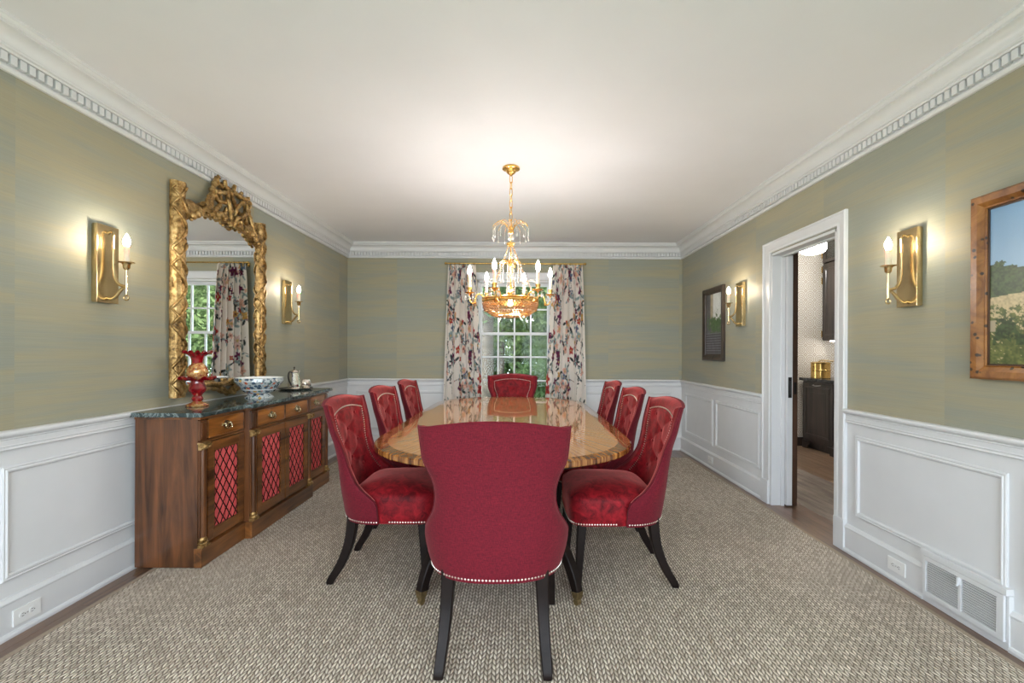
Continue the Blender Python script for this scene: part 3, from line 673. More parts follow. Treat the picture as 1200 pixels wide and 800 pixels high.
for py_ in (2.77, 4.74):
    c = (TC[0], py_, 0)
    pd = part('pedestal', MB().lathe([(0, .20), (.05, .20), (.075, .215), (.08, .25), (.068, .275), (.05, .285), (.055, .30), (.085, .35), (.092, .40), (.075, .45), (.055, .48), (.05, .50), (.062, .51), (.058, .525), (.045, .54), (.048, .60), (.06, .64), (.11, .66), (.11, .68), (0, .68)], c, 24), 'ebony', tb)
    part('bearer', MB().box(c[0] - .40, c[0] + .40, py_ - .05, py_ + .05, .665, TZ - .034), 'ebony', tb, smooth=0, bevel=.004)
    s = 1 if py_ < TC[1] else -1
    for ang in ((-130, -50, 50, 130) if False else (-129.5, -50.5, 119.0, 61.0) if s > 0 else (122.0, 58.0, -119.0, -61.0)):
        a = math.radians(ang); dx, dy = math.cos(a), math.sin(a) ; R = 0.62 if True else .6
        prof = [(.05, .25), (.16, .292), (.30, .312), (.42, .296), (.515, .238), (.575, .158), (.605, .085), (.612, .058), (.62, .04)]
        pts = smooth_path([(c[0] + dx * r, c[1] + dy * r, z * (1 if s > 0 else .9) + .009) for r, z in prof[:-1]], 5)
        n_ = len(pts); wd = [.062 - .024 * i / n_ for i in range(n_)]; dp = [.075 - .033 * i / n_ for i in range(n_)]
        lg = part('sabre_leg', MB().bar(pts, wd, dp, (-dy, dx, 0)), 'ebony', tb, smooth=40)
        ex = (c[0] + dx * .612, c[1] + dy * .612)
        q = pts[-4:]; cp = MB().bar([q[0], q[2], (ex[0], ex[1], .044)], [.046, .044, .036], [.05, .046, .036], (-dy, dx, 0))
        cs = part('brass_cap', cp, 'old_brass', lg, smooth=30)
        b = MB().tube([(ex[0] - dy * -.012, ex[1] + dx * -.012, .026), (ex[0] - dy * .012, ex[1] + dx * .012, .026)], .0165, 14)
        b.box(ex[0] - .006, ex[0] + .006, ex[1] - .006, ex[1] + .006, .024, .052)
        part('caster', b, 'old_brass', lg, smooth=30)

# ================================================================== dining chairs
ZB = 0.342
W_ = [(.342, .280), (.40, .300), (.46, .312), (.50, .308), (.55, .287), (.60, .260), (.65, .246), (.70, .243), (.75, .252), (.79, .268), (.83, .284), (.88, .289), (.985, .295)]
YB = [(.342, -.230), (.46, -.246), (.60, -.266), (.80, -.298), (.985, -.332)]
YF = [(.342, .010), (.455, .006), (.48, -.012), (.51, -.055), (.55, -.105), (.60, -.145), (.66, -.176), (.74, -.200), (.82, -.222), (.90, -.243), (.985, -.268)]
def ztop(u): return .972 + .016 * math.cos(u * PI) * (1 - abs(u) ** 3) + .006 * (1 - u * u)
def shell(u, z, off=0.0):
    w_ = slerp(W_, z) - off; yb = slerp(YB, z) + off; yf = max(slerp(YF, z), yb + .02)
    s = math.sin(PI * u / 2); c = math.cos(PI * u / 2)
    k = min(1.0, (yf - yb) / .24)
    ex = 0.80 - 0.12 * k
    x = w_ * math.copysign(abs(s) ** (ex + .12), s); y = yb + (yf - yb) * (1 - c ** (0.85 + .3 * (1 - k)))
    return Vector((x, y, z))
BUT = [(-.33, .885), (.33, .885), (0, .805), (-.34, .725), (.34, .725), (0, .64), (-.33, .575), (.33, .575)]
def tuft(u, z):
    d = min(math.hypot((u - a) * .24, z - b_) for a, b_ in BUT)
    t = 0.016 * min(1, (d / .05)) ** 0.7
    # diamond creases between diagonal neighbours
    cr = 1.0
    for (a, b_) in BUT:
        for (a2, b2) in BUT:
            if b2 < b_ - .03 and b_ - b2 < .1 and abs(a - a2) > .1:
                ax, az, bx_, bz = a * .24, b_, a2 * .24, b2; px, pz = u * .24, z
                tt = max(0, min(1, ((px - ax) * (bx_ - ax) + (pz - az) * (bz - az)) / ((bx_ - ax) ** 2 + (bz - az) ** 2)))
                dd = math.hypot(px - ax - tt * (bx_ - ax), pz - az - tt * (bz - az)); cr = min(cr, dd / .014)
    return t - .0035 * (1 - min(1, cr))
def inner_off(u, z):
    zt = ztop(u); e = min((1 - abs(u)) / .28, (zt - z) / .055)
    if e < 1.0: return .052 + .006 * math.sin(PI * max(0, e))
    if e < 1.12: return .058 - .012 * (e - 1) / .12
    return .040 + tuft(u, z) * min(1, (e - 1.0) / .35)
def build_chair():
    t = thing('dining_chair', '', 'chair')
    NU, NZ = 40, 30
    us = [-1 + 2 * i / NU for i in range(NU + 1)]
    def zz(u, j): return ZB + (ztop(u) - ZB) * j / NZ
    O = [[shell(u, zz(u, j)) for j in range(NZ + 1)] for u in us]
    I = [[shell(u, zz(u, j), .022) for j in range(NZ + 1)] for u in us]
    def closed(A, B_):
        b = MB(); b.grid([[tuple(p) for p in r] for r in A]); b.grid([[tuple(p) for p in r][::-1] for r in B_][::1])
        nz = len(A[0]); 
        for i in range(len(A) - 1):
            b.add([A[i][-1], A[i + 1][-1], B_[i + 1][-1], B_[i][-1]], [(0, 1, 2, 3)]); b.add([A[i][0], A[i + 1][0], B_[i + 1][0], B_[i][0]], [(0, 3, 2, 1)])
        for j in range(nz - 1):
            b.add([A[0][j], A[0][j + 1], B_[0][j + 1], B_[0][j]], [(0, 1, 2, 3)]); b.add([A[-1][j], A[-1][j + 1], B_[-1][j + 1], B_[-1][j]], [(0, 3, 2, 1)])
        return b
    part('backrest_shell', closed(O, I), 'woven_red', t, False, smooth=50, label='plain woven red outer back')
    MU, MZ = 72, 80; us2 = [-1 + 2 * i / MU for i in range(MU + 1)]
    def z2(u, j): return .43 + (ztop(u) + .003 - .43) * j / MZ
    def lip(u, z):   # rolls the velvet edge over the rim
        e = min((1 - abs(u)) / .05, (ztop(u) + .003 - z) / .012); return max(0.0, min(1.0, e)) ** .5
    A = [[shell(u, z2(u, j), .016) for j in range(MZ + 1)] for u in us2]
    B2 = [[shell(u, z2(u, j), .016 + (inner_off(u, z2(u, j)) - .016) * lip(u, z2(u, j))) for j in range(MZ + 1)] for u in us2]
    ci = part('back_cushion', closed(A, B2), 'velvet', t, False, smooth=60, label='button tufted red velvet inner back')
    bm_ = MB().ball((0, 0, 0), .011, 10, 6, (1, .5, 1)).mesh('button', 'velvet', 60)
    for u, z in BUT:
        p = shell(u, z, .044); o = bpy.data.objects.new('button', bm_); C.objects.link(o); o.parent = ci; o.location = p; o.rotation_euler = (0, 0, u * .5)
    # piping along the rim
    rim = [tuple(shell(-1, ZB + (ztop(-1) - ZB) * j / 24)) for j in range(4, 25)] + [tuple(shell(u, ztop(u))) for u in us] + [tuple(shell(1, ZB + (ztop(1) - ZB) * j / 24)) for j in range(24, 3, -1)]
    part('piping', MB().tube(rim, .0042, 6), 'woven_red', t, False, smooth=60)
    # seat
    NA, NR = 56, 12
    def outl(a):
        c, s = math.cos(a), math.sin(a); hx, y0, y1 = .276, -.17, .300; p = 7.0
        yc = (y0 + y1) / 2; hy = (y1 - y0) / 2
        r = 1 / ((abs(c) / hx) ** p + (abs(s) / hy) ** p) ** (1 / p)
        x, y = r * c, yc + r * s
        x *= 1.0 + 0.025 * (y - .05) / .25; x *= 1.0 - .07 * max(0.0, min(1.0, (.03 - y) / .10))
        return x, y + .012 * (1 - (x / .29) ** 2) * (1 if y > .2 else 0), yc
    b = MB(); P = []
    for k in range(NA):
        a = 2 * PI * k / NA; x, y, yc = outl(a); row = [(x * .985, yc + (y - yc) * .985, .344), (x, y, .350), (x * 1.006, yc + (y - yc) * 1.006, .43), (x * 1.004, yc + (y - yc) * 1.004, .465)]
        for j in range(NR + 1):
            r = 1 - j / NR * .97; e = (1 - r ** 2.6); row.append((x * (r * .995), yc + (y - yc) * r * .995, .485 + .062 * e ** .75 if j else .487))
        P.append(row)
    b.grid(P, closed_u=True); b.add([r[-1] for r in P], [tuple(range(NA))]); b.add([r[0] for r in P], [tuple(range(NA))])
    part('seat', b, 'velvet', t, False, smooth=60, label='domed red velvet seat')
    # nails
    def nail(b, p, nrm, r=.0053):
        nrm = nrm.normalized(); t1 = nrm.cross(Vector((0, 0, 1)));
        if t1.length < .1: t1 = Vector((1, 0, 0))
        t1.normalize(); t2 = nrm.cross(t1); v = []
        for rr, hh in ((r, -.001), (r * .72, r * .45)):
            for k in range(6): a = k * PI / 3; v.append(p + t1 * rr * math.cos(a) + t2 * rr * math.sin(a) + nrm * hh)
        v.append(p + nrm * r * .68); f = [(k, (k + 1) % 6, 6 + (k + 1) % 6, 6 + k) for k in range(6)] + [(6 + k, 6 + (k + 1) % 6, 12) for k in range(6)]
        b.add(v, f)
    def along(path, step, fn):
        acc = 0; 
        for p, q in zip(path, path[1:]):
            L = (q - p).length; d = step - acc
            while d <= L: fn(p + (q - p) * (d / L), (q - p)); d += step
            acc = (acc + L) % step
    b = MB(); zn = .356
    path = [shell(-1 + 2 * i / 80, zn) for i in range(81)]
    along(path, .0142, lambda p, d: nail(b, p, Vector((d.y, -d.x, 0))))
    path = []
    for k in range(121):
        a = math.radians(-2 + 184 * k / 120); x, y, yc = outl(a); path.append(Vector((x * 1.003, yc + (y - yc) * 1.003, zn)))
    along(path, .0142, lambda p, d: nail(b, p, Vector((d.y, -d.x, 0))))
    def inn(u, z): return shell(u, z, .0555)
    U = .715
    path = [inn(-U, .52 + (ztop(-U) - .058 - .52) * k / 30) for k in range(31)] + [inn(-U + 2 * U * k / 40, ztop(-U + 2 * U * k / 40) - .058) for k in range(1, 40)] + [inn(U, .52 + (ztop(U) - .058 - .52) * (30 - k) / 30) for k in range(31)]
    along(path, .0142, lambda p, d: nail(b, p, Vector((-p.x * .9, .35, .08)), .005))
    part('nailhead_trim', b, 'nail_steel', t, False, smooth=0, kind='stuff', label='row of silver nailheads')
    for s in (-1, 1):
        pts = smooth_path([(s * .190, -.150, .40), (s * .192, -.154, .33), (s * .196, -.170, .22), (s * .202, -.210, .11), (s * .209, -.262, .022), (s * .2095, -.268, .0)], 4); n_ = len(pts)
        part('leg', MB().bar(pts, [.058 - .024 * i / n_ for i in range(n_)], [.058 - .026 * i / n_ for i in range(n_)], (1, 0, 0)), 'ebony', t, False, smooth=40)
        pts = [(s * .244, .240, .352), (s * .252, .248, .25), (s * .2635, .2615, .02), (s * .2635, .2615, .0)]
        part('leg', MB().bar(pts, [.048, .042, .031, .030], [.048, .042, .031, .030], (1, 0, 0)), 'ebony', t, False, smooth=40)
    return t
CHZ = 0.0108
ch0 = build_chair()
spots = [((-0.098, 2.048), 0.0, 'red dining chair with plain woven back at the table end farthest from the window'),
         ((-0.09, 5.23), PI, 'red dining chair at the head of the table in front of the window'),
         ((-0.755, 2.71), -PI / 2, 'tufted red dining chair on the sideboard side, farthest from the window'),
         ((-0.762, 3.49), -PI / 2, 'middle one of three tufted red dining chairs on the sideboard side'),
         ((-0.765, 4.27), -PI / 2, 'tufted red dining chair on the sideboard side, nearest the curtains'),
         ((0.572, 2.69), PI / 2, 'tufted red dining chair on the doorway side, farthest from the window'),
         ((0.575, 3.46), PI / 2, 'middle one of three tufted red dining chairs on the doorway side'),
         ((0.575, 4.24), PI / 2, 'tufted red dining chair on the doorway side, nearest the curtains')]
for k, ((x, y), rz, lab) in enumerate(spots):
    o = ch0 if k == 0 else copy_tree(ch0)
    o.location = (x, y, CHZ); o.rotation_euler = (0, 0, rz); o['label'] = lab; o['group'] = 'dining chairs around the table'

# ================================================================== sideboard
SBY = [2.665, 3.095, 3.98, 4.435]; XB = -2.225; XW = -1.862; XM = -1.815; SZ = 0.884; SB0 = 0.0108
sb = thing('sideboard', 'antique breakfront sideboard with four latticed coral silk doors', 'sideboard', (-2.03, 3.55, SB0))
b = MB(); b.box(XB, XW, SBY[0], SBY[3], SB0, SZ).box(XW, XM, SBY[1], SBY[2], SB0, SZ)
part('carcass', b, 'mahogany', sb, smooth=0, bevel=.003)
pl = MB().box(XW - .02, XW + .026, SBY[0] - .003, SBY[3] + .012, SB0, 0.115).box(XW + .026, XM + .026, SBY[1] - .012, SBY[2] + .012, SB0, 0.115)
part('plinth', pl, 'mahogany_rail', sb, smooth=0, bevel=.004)
cp = MB().box(XW - .02, XW + .030, SBY[0] - .003, SBY[3] + .014, 0.112, 0.122).box(XW, XM + .030, SBY[1] - .014, SBY[2] + .014, 0.112, 0.122).box(XB, XW + .018, SBY[0] - .006, SBY[3] + .008, SZ - .016, SZ).box(XW, XM + .018, SBY[1] - .008, SBY[2] + .008, SZ - .016, SZ).box(XW, XW + .010, SBY[0], SBY[3], .728, .738).box(XM, XM + .010, SBY[1], SBY[2], .728, .738)
part('moulding', cp, 'mahogany_rail', sb, smooth=0, bevel=.003)
mt = MB()
poly = [(XB - .012, SBY[0] - .035), (XW + .045, SBY[0] - .035), (XW + .045, SBY[1] - .035), (XM + .045, SBY[1] - .035), (XM + .045, SBY[2] + .035), (XW + .045, SBY[2] + .035), (XW + .045, SBY[3] + .035), (XB - .012, SBY[3] + .035)]
mt.prism(poly, lambda p, a: (p[0], p[1], a), SZ + .001, SZ + .027)
tag(link('marble_top', mt.mesh('marble_top', 'marble', 0, .006)), 'dark green veined marble slab on top of the sideboard', 'marble top')
MZ0 = SZ + .0272
def bail(root, x, y, z, mat='pale_brass'):
    b = MB(); P = [(x + .003, y + .042 * math.cos(a) * (1 + .25 * math.cos(4 * a)), z + .025 * math.sin(a) * (1 + .2 * math.cos(3 * a))) for a in [2 * PI * k / 20 for k in range(20)]]
    b.add(P + [(p[0] - .003, p[1], p[2]) for p in P], [tuple(range(20))] + [(k, (k + 1) % 20, 20 + (k + 1) % 20, 20 + k) for k in range(20)])
    for s in (-1, 1): b.ball((x + .008, y + s * .026, z + .006), .007)
    b.tube(smooth_path([(x + .012, y - .026, z + .006), (x + .016, y - .028, z - .012), (x + .017, y - .014, z - .024), (x + .017, y + .014, z - .024), (x + .016, y + .028, z - .012), (x + .012, y + .026, z + .006)]), .0038)
    return part('handle', b, mat, root, smooth=50)
def pilaster(y, x):
    p = part('pilaster', MB().box(x, x + .010, y - .026, y + .026, .175, .69).tube([(x + .010, y, .18), (x + .010, y, .69)], .019, 14), 'mahogany', sb, smooth=35)
    cpt = MB().box(x, x + .020, y - .027, y + .027, .690, .698).box(x, x + .036, y - .034, y + .034, .724, .733)
    for s in (-1, 1):
        cpt.tube([(x + .03 + .008 * math.cos(a), y + s * (.022 + .010 * math.cos(a)), .714 + .010 * math.sin(a)) for a in [k * 2 * PI / 9 for k in range(9)]], .006, 6)
        cpt.ball((x + .024, y + s * .013, .704), .011)
    cpt.ball((x + .030, y, .71), .011).box(x, x + .028, y - .028, y + .028, .698, .724)
    part('capital', cpt, 'gilt', p, smooth=40, label='gilt carved capital')
    bs = MB().box(x, x + .034, y - .032, y + .032, .123, .137).lathe([(0, .137), (.027, .137), (.031, .144), (.027, .152), (.022, .155), (.025, .163), (.022, .172), (.018, .180), (0, .180)], (x + .010, y, 0), 16)
    part('gilt_base', bs, 'gilt', p, smooth=40, label='gilt column base')
    part('frieze_block', MB().box(x, x + .012, y - .028, y + .028, .745, .86).box(x + .010, x + .016, y - .018, y + .018, .758, .848), 'mahogany', sb, smooth=0, bevel=.002)
def bay(y0, y1, x):
    m_ = part('drawer', MB().box(x, x + .012, y0 + .008, y1 - .008, .748, .860), 'burl', sb, smooth=0, bevel=.003)
    e = MB()
    for q in ((y0 + .004, y1 - .004, .744, .752), (y0 + .004, y1 - .004, .856, .864), (y0 + .004, y0 + .012, .744, .864), (y1 - .012, y1 - .004, .744, .864)): e.box(x, x + .0145, *q)
    part('cock_bead', e, 'mahogany_rail', m_, smooth=0, bevel=.001)
    bail(m_, x + .012, (y0 + y1) / 2, .806)
    z0, z1 = .135, .722; fw = .058
    d = MB()
    for q in ((y0 + .006, y0 + fw, z0, z1), (y1 - fw, y1 - .006, z0, z1), (y0 + fw, y1 - fw, z0, z0 + fw), (y0 + fw, y1 - fw, z1 - fw + .006, z1)): d.box(x, x + .016, *q)
    dr = part('door', d, 'mahogany_rail', sb, smooth=0, bevel=.003)
    ya, yb, za, zb = y0 + fw, y1 - fw, z0 + fw, z1 - fw + .006
    fr = MB()
    for q in ((ya, ya + .007, za, zb), (yb - .007, yb, za, zb), (ya, yb, za, za + .007), (ya, yb, zb - .007, zb)): fr.box(x + .002, x + .0165, *q)
    part('lattice_frame', fr, 'mahogany_rail', dr, smooth=0, bevel=.001)
    nf = int((yb - ya) / .013); P = []
    for i in range(nf * 4 + 1):
        yy = ya + (yb - ya) * i / (nf * 4); P.append([(x + .0035 + .0022 * math.sin(i * PI / 2 + .4), yy, z) for z in (za, (za + zb) / 2, zb)])
    part('silk_panel', MB().grid(P), 'coral_silk', dr, smooth=60, label='pleated coral silk behind the lattice')
    lt = MB(); cw = (yb - ya) / max(2, round((yb - ya) / .062)); chh = cw * 1.42; xs_ = x + .0105
    for sgn in (1, -1):
        k = -20
        while k < 30:
            # line: (y-ya)/cw - sgn*(z-za)/chh = k
            pts = []
            for (yy, z) in ((ya, za + sgn * (0 - k) * chh), (yb, za + sgn * ((yb - ya) / cw - k) * chh)): pts.append((yy, z))
            (y_a, z_a), (y_b, z_b) = pts
            lo_, hi_ = (0.0, 1.0)
            dz = z_b - z_a
            t0, t1 = (za - z_a) / dz, (zb - z_a) / dz
            lo_, hi_ = max(0, min(t0, t1)), min(1, max(t0, t1))
            if hi_ - lo_ > .01:
                pa = (xs_ + .001 * sgn, y_a + (y_b - y_a) * lo_, z_a + dz * lo_); pb = (xs_ + .001 * sgn, y_a + (y_b - y_a) * hi_, z_a + dz * hi_)
                lt.tube([pa, pb], .0036, 5, flat=.7)
            k += 1
    part('lattice', lt, 'lattice_wire', dr, smooth=60, label='dark brass diamond lattice')
    return dr
bay(SBY[0] + .062, SBY[1] - .002, XW); ym_ = (SBY[1] + SBY[2]) / 2
bay(SBY[1] + .062, ym_, XM); dk = bay(ym_, SBY[2] - .062, XM); bay(SBY[2] + .002, SBY[3] - .062, XW)
part('key_escutcheon', MB().ball((XM + .017, ym_ + .02, .44), .009, 8, 5, (.4, .7, 1.3)), 'brass', dk)
for y, x in ((SBY[0] + .031, XW), (SBY[1] + .031, XM), (SBY[2] - .031, XM), (SBY[3] - .031, XW)): pilaster(y, x)

# ================================================================== gilt mirror
MX = LX + 0.012; MY0, MY1 = 2.94, 3.985
mr = thing('wall_mirror', 'tall mirror in a carved gilt frame of twisted branches', 'mirror', (LX, 3.43, 0.95))
yA, yB = MY0 + .105, MY1 - .105
def arch(y):
    t = (y - yA) / (yB - yA); e = min(t, 1 - t)
    return 2.115 + .112 * (1 - math.exp(-e * 9)) - .012 * abs(math.sin(t * PI * 5))
ys_ = [yA - .05 + (yB - yA + .10) * k / 40 for k in range(41)]
b = MB(); P = [[(MX + .022, y, 1.0), (MX + .022, y, arch(min(max(y, yA), yB)) + .05)] for y in ys_]; b.grid(P)
P2 = [[(MX, y, 1.0), (MX, y, arch(min(max(y, yA), yB)) + .05)] for y in ys_]; b.grid(P2)
part('glass', b, 'mirror_glass', mr, smooth=0)
def nz(seed, amp, fr):
    rs = random.Random(seed); ph = [(rs.uniform(-1, 1) * fr, rs.uniform(-1, 1) * fr, rs.uniform(-1, 1) * fr, rs.uniform(0, 6)) for _ in range(7)]
    return lambda c: amp * sum(math.sin(a * c.x + b_ * c.y + d * c.z + e) for a, b_, d, e in ph) / 3.0
for yc, sgn, zt in ((MY0 + .052, 1, 2.360), (MY1 - .052, -1, 2.350)):
    z0 = 0.962; b = MB(); P = []
    for k in range(19):
        a = PI * k / 18; ridge = 1 + .035 * math.sin(12 * a)
        P.append([(MX + .058 * math.sin(a) ** .8 * ridge, yc - .050 * math.cos(a) * ridge, z0 + (zt - z0) * j / 60) for j in range(61)])
    b.grid(P); b.add([r[0] for r in P], [tuple(range(19))]); b.add([r[-1] for r in P], [tuple(range(19))]); b.add([P[0][0], P[0][-1], P[-1][-1], P[-1][0]], [(0, 1, 2, 3)])
    p = part('post', b, 'gilt', mr, smooth=60, disp=nz(3 + sgn, .0022, 90))
    for ph in (0.0, 1.1):
        v = MB(); pts = []; n_ = 120
        for i in range(n_ + 1):
            z = z0 + .03 + (zt - z0 - .06) * i / n_; tt = (z * 5.2 + ph / 2.0) % 2.0
            a = PI * (tt if tt < 1 else 2 - tt) * .9 + .05 * PI
            pts.append((MX + .060 * math.sin(a) ** .8 + .002, yc - sgn * .052 * math.cos(a), z))
        v.tube(pts, [.0088 + .0018 * math.sin(i * .9) for i in range(n_ + 1)], 7); part('vine', v, 'gilt', p, smooth=60)
    v = MB(); rs = random.Random(11 + sgn)
    for i in range(26):
        z = z0 + .06 + (zt - z0 - .1) * i / 26 + rs.uniform(-.02, .02); a = rs.choice((.35, .8, 1.4, 2.0, 2.6, 2.75)); sz = rs.uniform(.009, .016)
        v.ball((MX + .057 * math.sin(a), yc - .050 * math.cos(a), z), sz, 7, 5, (.45, 1, 1.5))
    part('carved_leaf', v, 'gilt', p, smooth=60, kind='stuff')
# top rail following the arch
b = MB(); P = []
for k in range(49):
    y = yA - .02 + (yB - yA + .04) * k / 48; t = (y - yA) / (yB - yA); zb = arch(min(max(y, yA), yB))
    e = min(max(t, 0), max(1 - t, 0)); hgt = .145 - .075 * math.sin(PI * min(max(t, 0), 1)) ** .6 + .012 * math.sin(t * 31)
    row = []
    for j in range(11):
        a = PI * j / 10; row.append((MX + .062 * math.sin(a) ** .7, y, zb + hgt / 2 - math.cos(a) * hgt / 2))
    P.append(row)
b.grid(P); b.add(P[0], [tuple(range(11))]); b.add(P[-1], [tuple(range(11))]); b.add([r[0] for r in P] + [r[-1] for r in P], [(i, i + 1, 49 + i + 1, 49 + i) for i in range(48)])
tr = part('top_rail', b, 'gilt', mr, smooth=60, disp=nz(5, .005, 75))
b = MB()
for k in range(15):
    y = yA + .015 + (yB - yA - .03) * k / 14; b.ball((MX + .055, y, arch(y) + .010), .015, 7, 5, (.7, 1.1, .8))
for s, yy in ((1, yA + .03), (1, yA + .075), (-1, yB - .03), (-1, yB - .075), (-1, yB - .12)): b.ball((MX + .06, yy, arch(yy) + .025), .026, 9, 6, (.7, 1, 1))
part('scroll_edge', b, 'gilt', tr, smooth=60, kind='stuff')
# crest of interlaced branches (y, z)
ycn = 3.50
cr = [[(-.30, 2.20), (-.27, 2.27), (-.245, 2.34)], [(-.245, 2.24), (-.21, 2.33), (-.17, 2.42), (-.135, 2.505), (-.12, 2.53)], [(-.135, 2.48), (-.05, 2.478), (.05, 2.468), (.13, 2.455), (.20, 2.44)],
      [(-.05, 2.47), (-.055, 2.38), (-.03, 2.29), (-.01, 2.20)], [(-.04, 2.46), (.02, 2.40), (.09, 2.345), (.15, 2.33)], [(.20, 2.45), (.215, 2.38), (.235, 2.30), (.27, 2.20)],
      [(.10, 2.21), (.09, 2.28), (.12, 2.33), (.16, 2.36), (.165, 2.43)], [(-.20, 2.24), (-.15, 2.29), (-.10, 2.33), (-.09, 2.40)], [(-.12, 2.22), (-.06, 2.27), (-.045, 2.33)],
      [(.02, 2.20), (.03, 2.27), (.09, 2.30)], [(.12, 2.33), (.17, 2.29), (.20, 2.23)], [(.28, 2.22), (.275, 2.28), (.29, 2.315)], [(-.18, 2.40), (-.13, 2.41), (-.075, 2.43)], [(.05, 2.2), (.10, 2.25), (.155, 2.23)], [(-.17, 2.42), (-.12, 2.36), (-.05, 2.36), (.0, 2.31)], [(.20, 2.42), (.15, 2.44), (.08, 2.40), (.05, 2.34), (.06, 2.26)], [(-.30, 2.27), (-.24, 2.25), (-.18, 2.28), (-.14, 2.25)]]
cb_ = None
for k, pl_ in enumerate(cr):
    pts = smooth_path([(MX + .045 + .018 * math.sin(k * 2.1 + i), ycn + y * 1.12, z + .008) for i, (y, z) in enumerate(pl_)], 6); n_ = len(pts)
    rad = [.0195 - .006 * i / n_ + .003 * math.sin(i * 1.7 + k) for i in range(n_)]
    if k in (1, 2, 5): rad = [r * 1.2 for r in rad]
    part('branch', MB().tube(pts, rad, 8), 'gilt', mr, smooth=60)
for y, z, dy, dz in ((-.075, 2.49, -.012, .038), (.005, 2.485, .02, .045), (.075, 2.475, .03, .03), (.185, 2.45, -.012, .05), (.16, 2.36, .01, .09), (-.235, 2.28, -.02, .05), (-.27, 2.24, .02, .06), (.25, 2.27, .03, .04)):
    part('twig', MB().tube([(MX + .05, ycn + y * 1.12, z - .01), (MX + .055, ycn + y * 1.12 + dy, z + dz)], [.018, .014], 8), 'gilt', mr, smooth=60)
# bottom rail of branches
for k, pl_ in enumerate(([(-.40, 1.02), (-.25, 1.035), (-.10, 1.02), (.05, 1.03), (.22, 1.04), (.40, 1.02)], [(-.40, .985), (-.25, 1.0), (-.14, .985), (-.05, .955), (.05, .965), (.14, 1.01), (.24, 1.05)],
                          [(-.22, 1.06), (-.12, 1.01), (-.04, .965), (.02, .945), (.06, .975)], [(.40, .99), (.25, .985), (.14, 1.0), (.04, .985), (-.03, .94)], [(-.02, 1.05), (.05, 1.02), (.12, .97)])):
    pts = smooth_path([(MX + .042 + .012 * math.sin(k * 1.9 + i * 1.3), ycn + y, z) for i, (y, z) in enumerate(pl_)], 6); n_ = len(pts)
    part('lower_branch', MB().tube(pts, [.015 + .003 * math.sin(i * 1.3 + k) for i in range(n_)], 8), 'gilt', mr, smooth=60)
part('backboard', MB().box(LX + .001, MX - .001, MY0 + .03, MY1 - .03, 1.0, 2.25), 'dark_door', mr, smooth=0)

# ================================================================== objects on the sideboard
vx, vy = -2.075, 2.965
v = thing('ruby_vase', 'ruby red glass vase with ruffled tiers and gold painted bulb', 'vase', (vx, vy, MZ0))
c = (vx, vy, MZ0)
def ruf(n_, lo, amp_r, amp_z):
    return lambda i, a: ((amp_r * math.cos(n_ * a), amp_z * math.sin(n_ * a + .6)) if i >= lo else (0, 0))
part('foot', MB().lathe([(0, 0), (.062, 0), (.066, .006), (.058, .014), (.035, .024), (.022, .032), (.026, .036)], c, 32), 'gilt_ruby', v)
part('stem', MB().lathe([(.024, .030), (.034, .048), (.024, .066), (.030, .078), (.044, .095), (.050, .115), (.042, .138), (.036, .155), (.038, .165)], c, 32), 'ruby_glass', v)
part('lower_ruffle', MB().lathe([(.036, .160), (.050, .168), (.075, .176), (.098, .180), (.100, .184), (.075, .182), (.04, .172)], c, 64, lambda i, a: (.006 * math.cos(8 * a), .011 * math.sin(8 * a)) if i in (2, 3, 4, 5) else (0, 0)), 'ruby_glass', v)
part('bulb', MB().lathe([(.034, .165), (.050, .182), (.060, .208), (.059, .234), (.047, .258), (.034, .270), (.030, .278)], c, 32), 'gilt_ruby', v)
part('ruffled_neck', MB().lathe([(.030, .272), (.032, .295), (.040, .318), (.056, .336), (.074, .346), (.076, .350), (.058, .342), (.038, .320), (.028, .295), (.026, .275)], c, 80, lambda i, a: (.008 * math.cos(12 * a), .009 * math.sin(12 * a)) if i in (4, 5) else ((.005 * math.cos(12 * a), .004 * math.sin(12 * a)) if i in (3, 6) else (0, 0))), 'ruby_glass', v)

bx, by = -2.005, 3.545
bw = thing('porcelain_bowl', 'wide footed porcelain bowl with blue and orange floral pattern', 'bowl', (bx, by, MZ0)); c = (bx, by, MZ0)
part('bowl_body', MB().lathe([(0, .030), (.075, .030), (.105, .045), (.132, .075), (.150, .100), (.164, .116), (.170, .124), (.170, .150), (.167, .152)], c, 48), 'imari', bw)
part('bowl_inside', MB().lathe([(.167, .152), (.164, .150), (.160, .122), (.145, .095), (.120, .06), (.08, .042), (0, .040)], c, 48), 'porcelain_white', bw)
part('foot_ring', MB().lathe([(.072, .034), (.082, .020), (.100, .004), (.102, 0), (.090, 0), (.070, .020)], c, 40), 'imari', bw)

tx, ty = -2.075, 4.27
tr_ = thing('serving_tray', 'round dark rimmed silver tray holding the coffee set', 'tray', (tx, ty, MZ0)); c = (tx, ty, MZ0)
part('tray_plate', MB().lathe([(0, 0), (.120, 0), (.136, .006), (.142, .012), (.134, .012), (.118, .006), (0, .006)], c, 40), 'silver', tr_)
part('tray_rim', MB().tube([(tx + .142 * math.cos(a), ty + .142 * math.sin(a), MZ0 + .012) for a in [2 * PI * k / 40 for k in range(40)]], .005, 6, closed=True), 'dark_resin', tr_)
px_, py2 = tx + .005, ty - .045; z0 = MZ0 + .0065
pt = thing('coffee_pot', 'silver coffee pot with black handle and tall slim spout', 'coffee pot', (px_, py2, z0)); c = (px_, py2, z0)
part('pot_body', MB().lathe([(0, 0), (.050, 0), (.053, .006), (.056, .03), (.055, .05), (.050, .085), (.043, .125), (.040, .150), (.043, .156), (.040, .160), (0, .160)], c, 16), 'silver', pt, smooth=20)
ld_ = part('lid', MB().lathe([(.042, .158), (.036, .168), (.020, .178), (.008, .184), (0, .185)], c, 20), 'silver', pt)
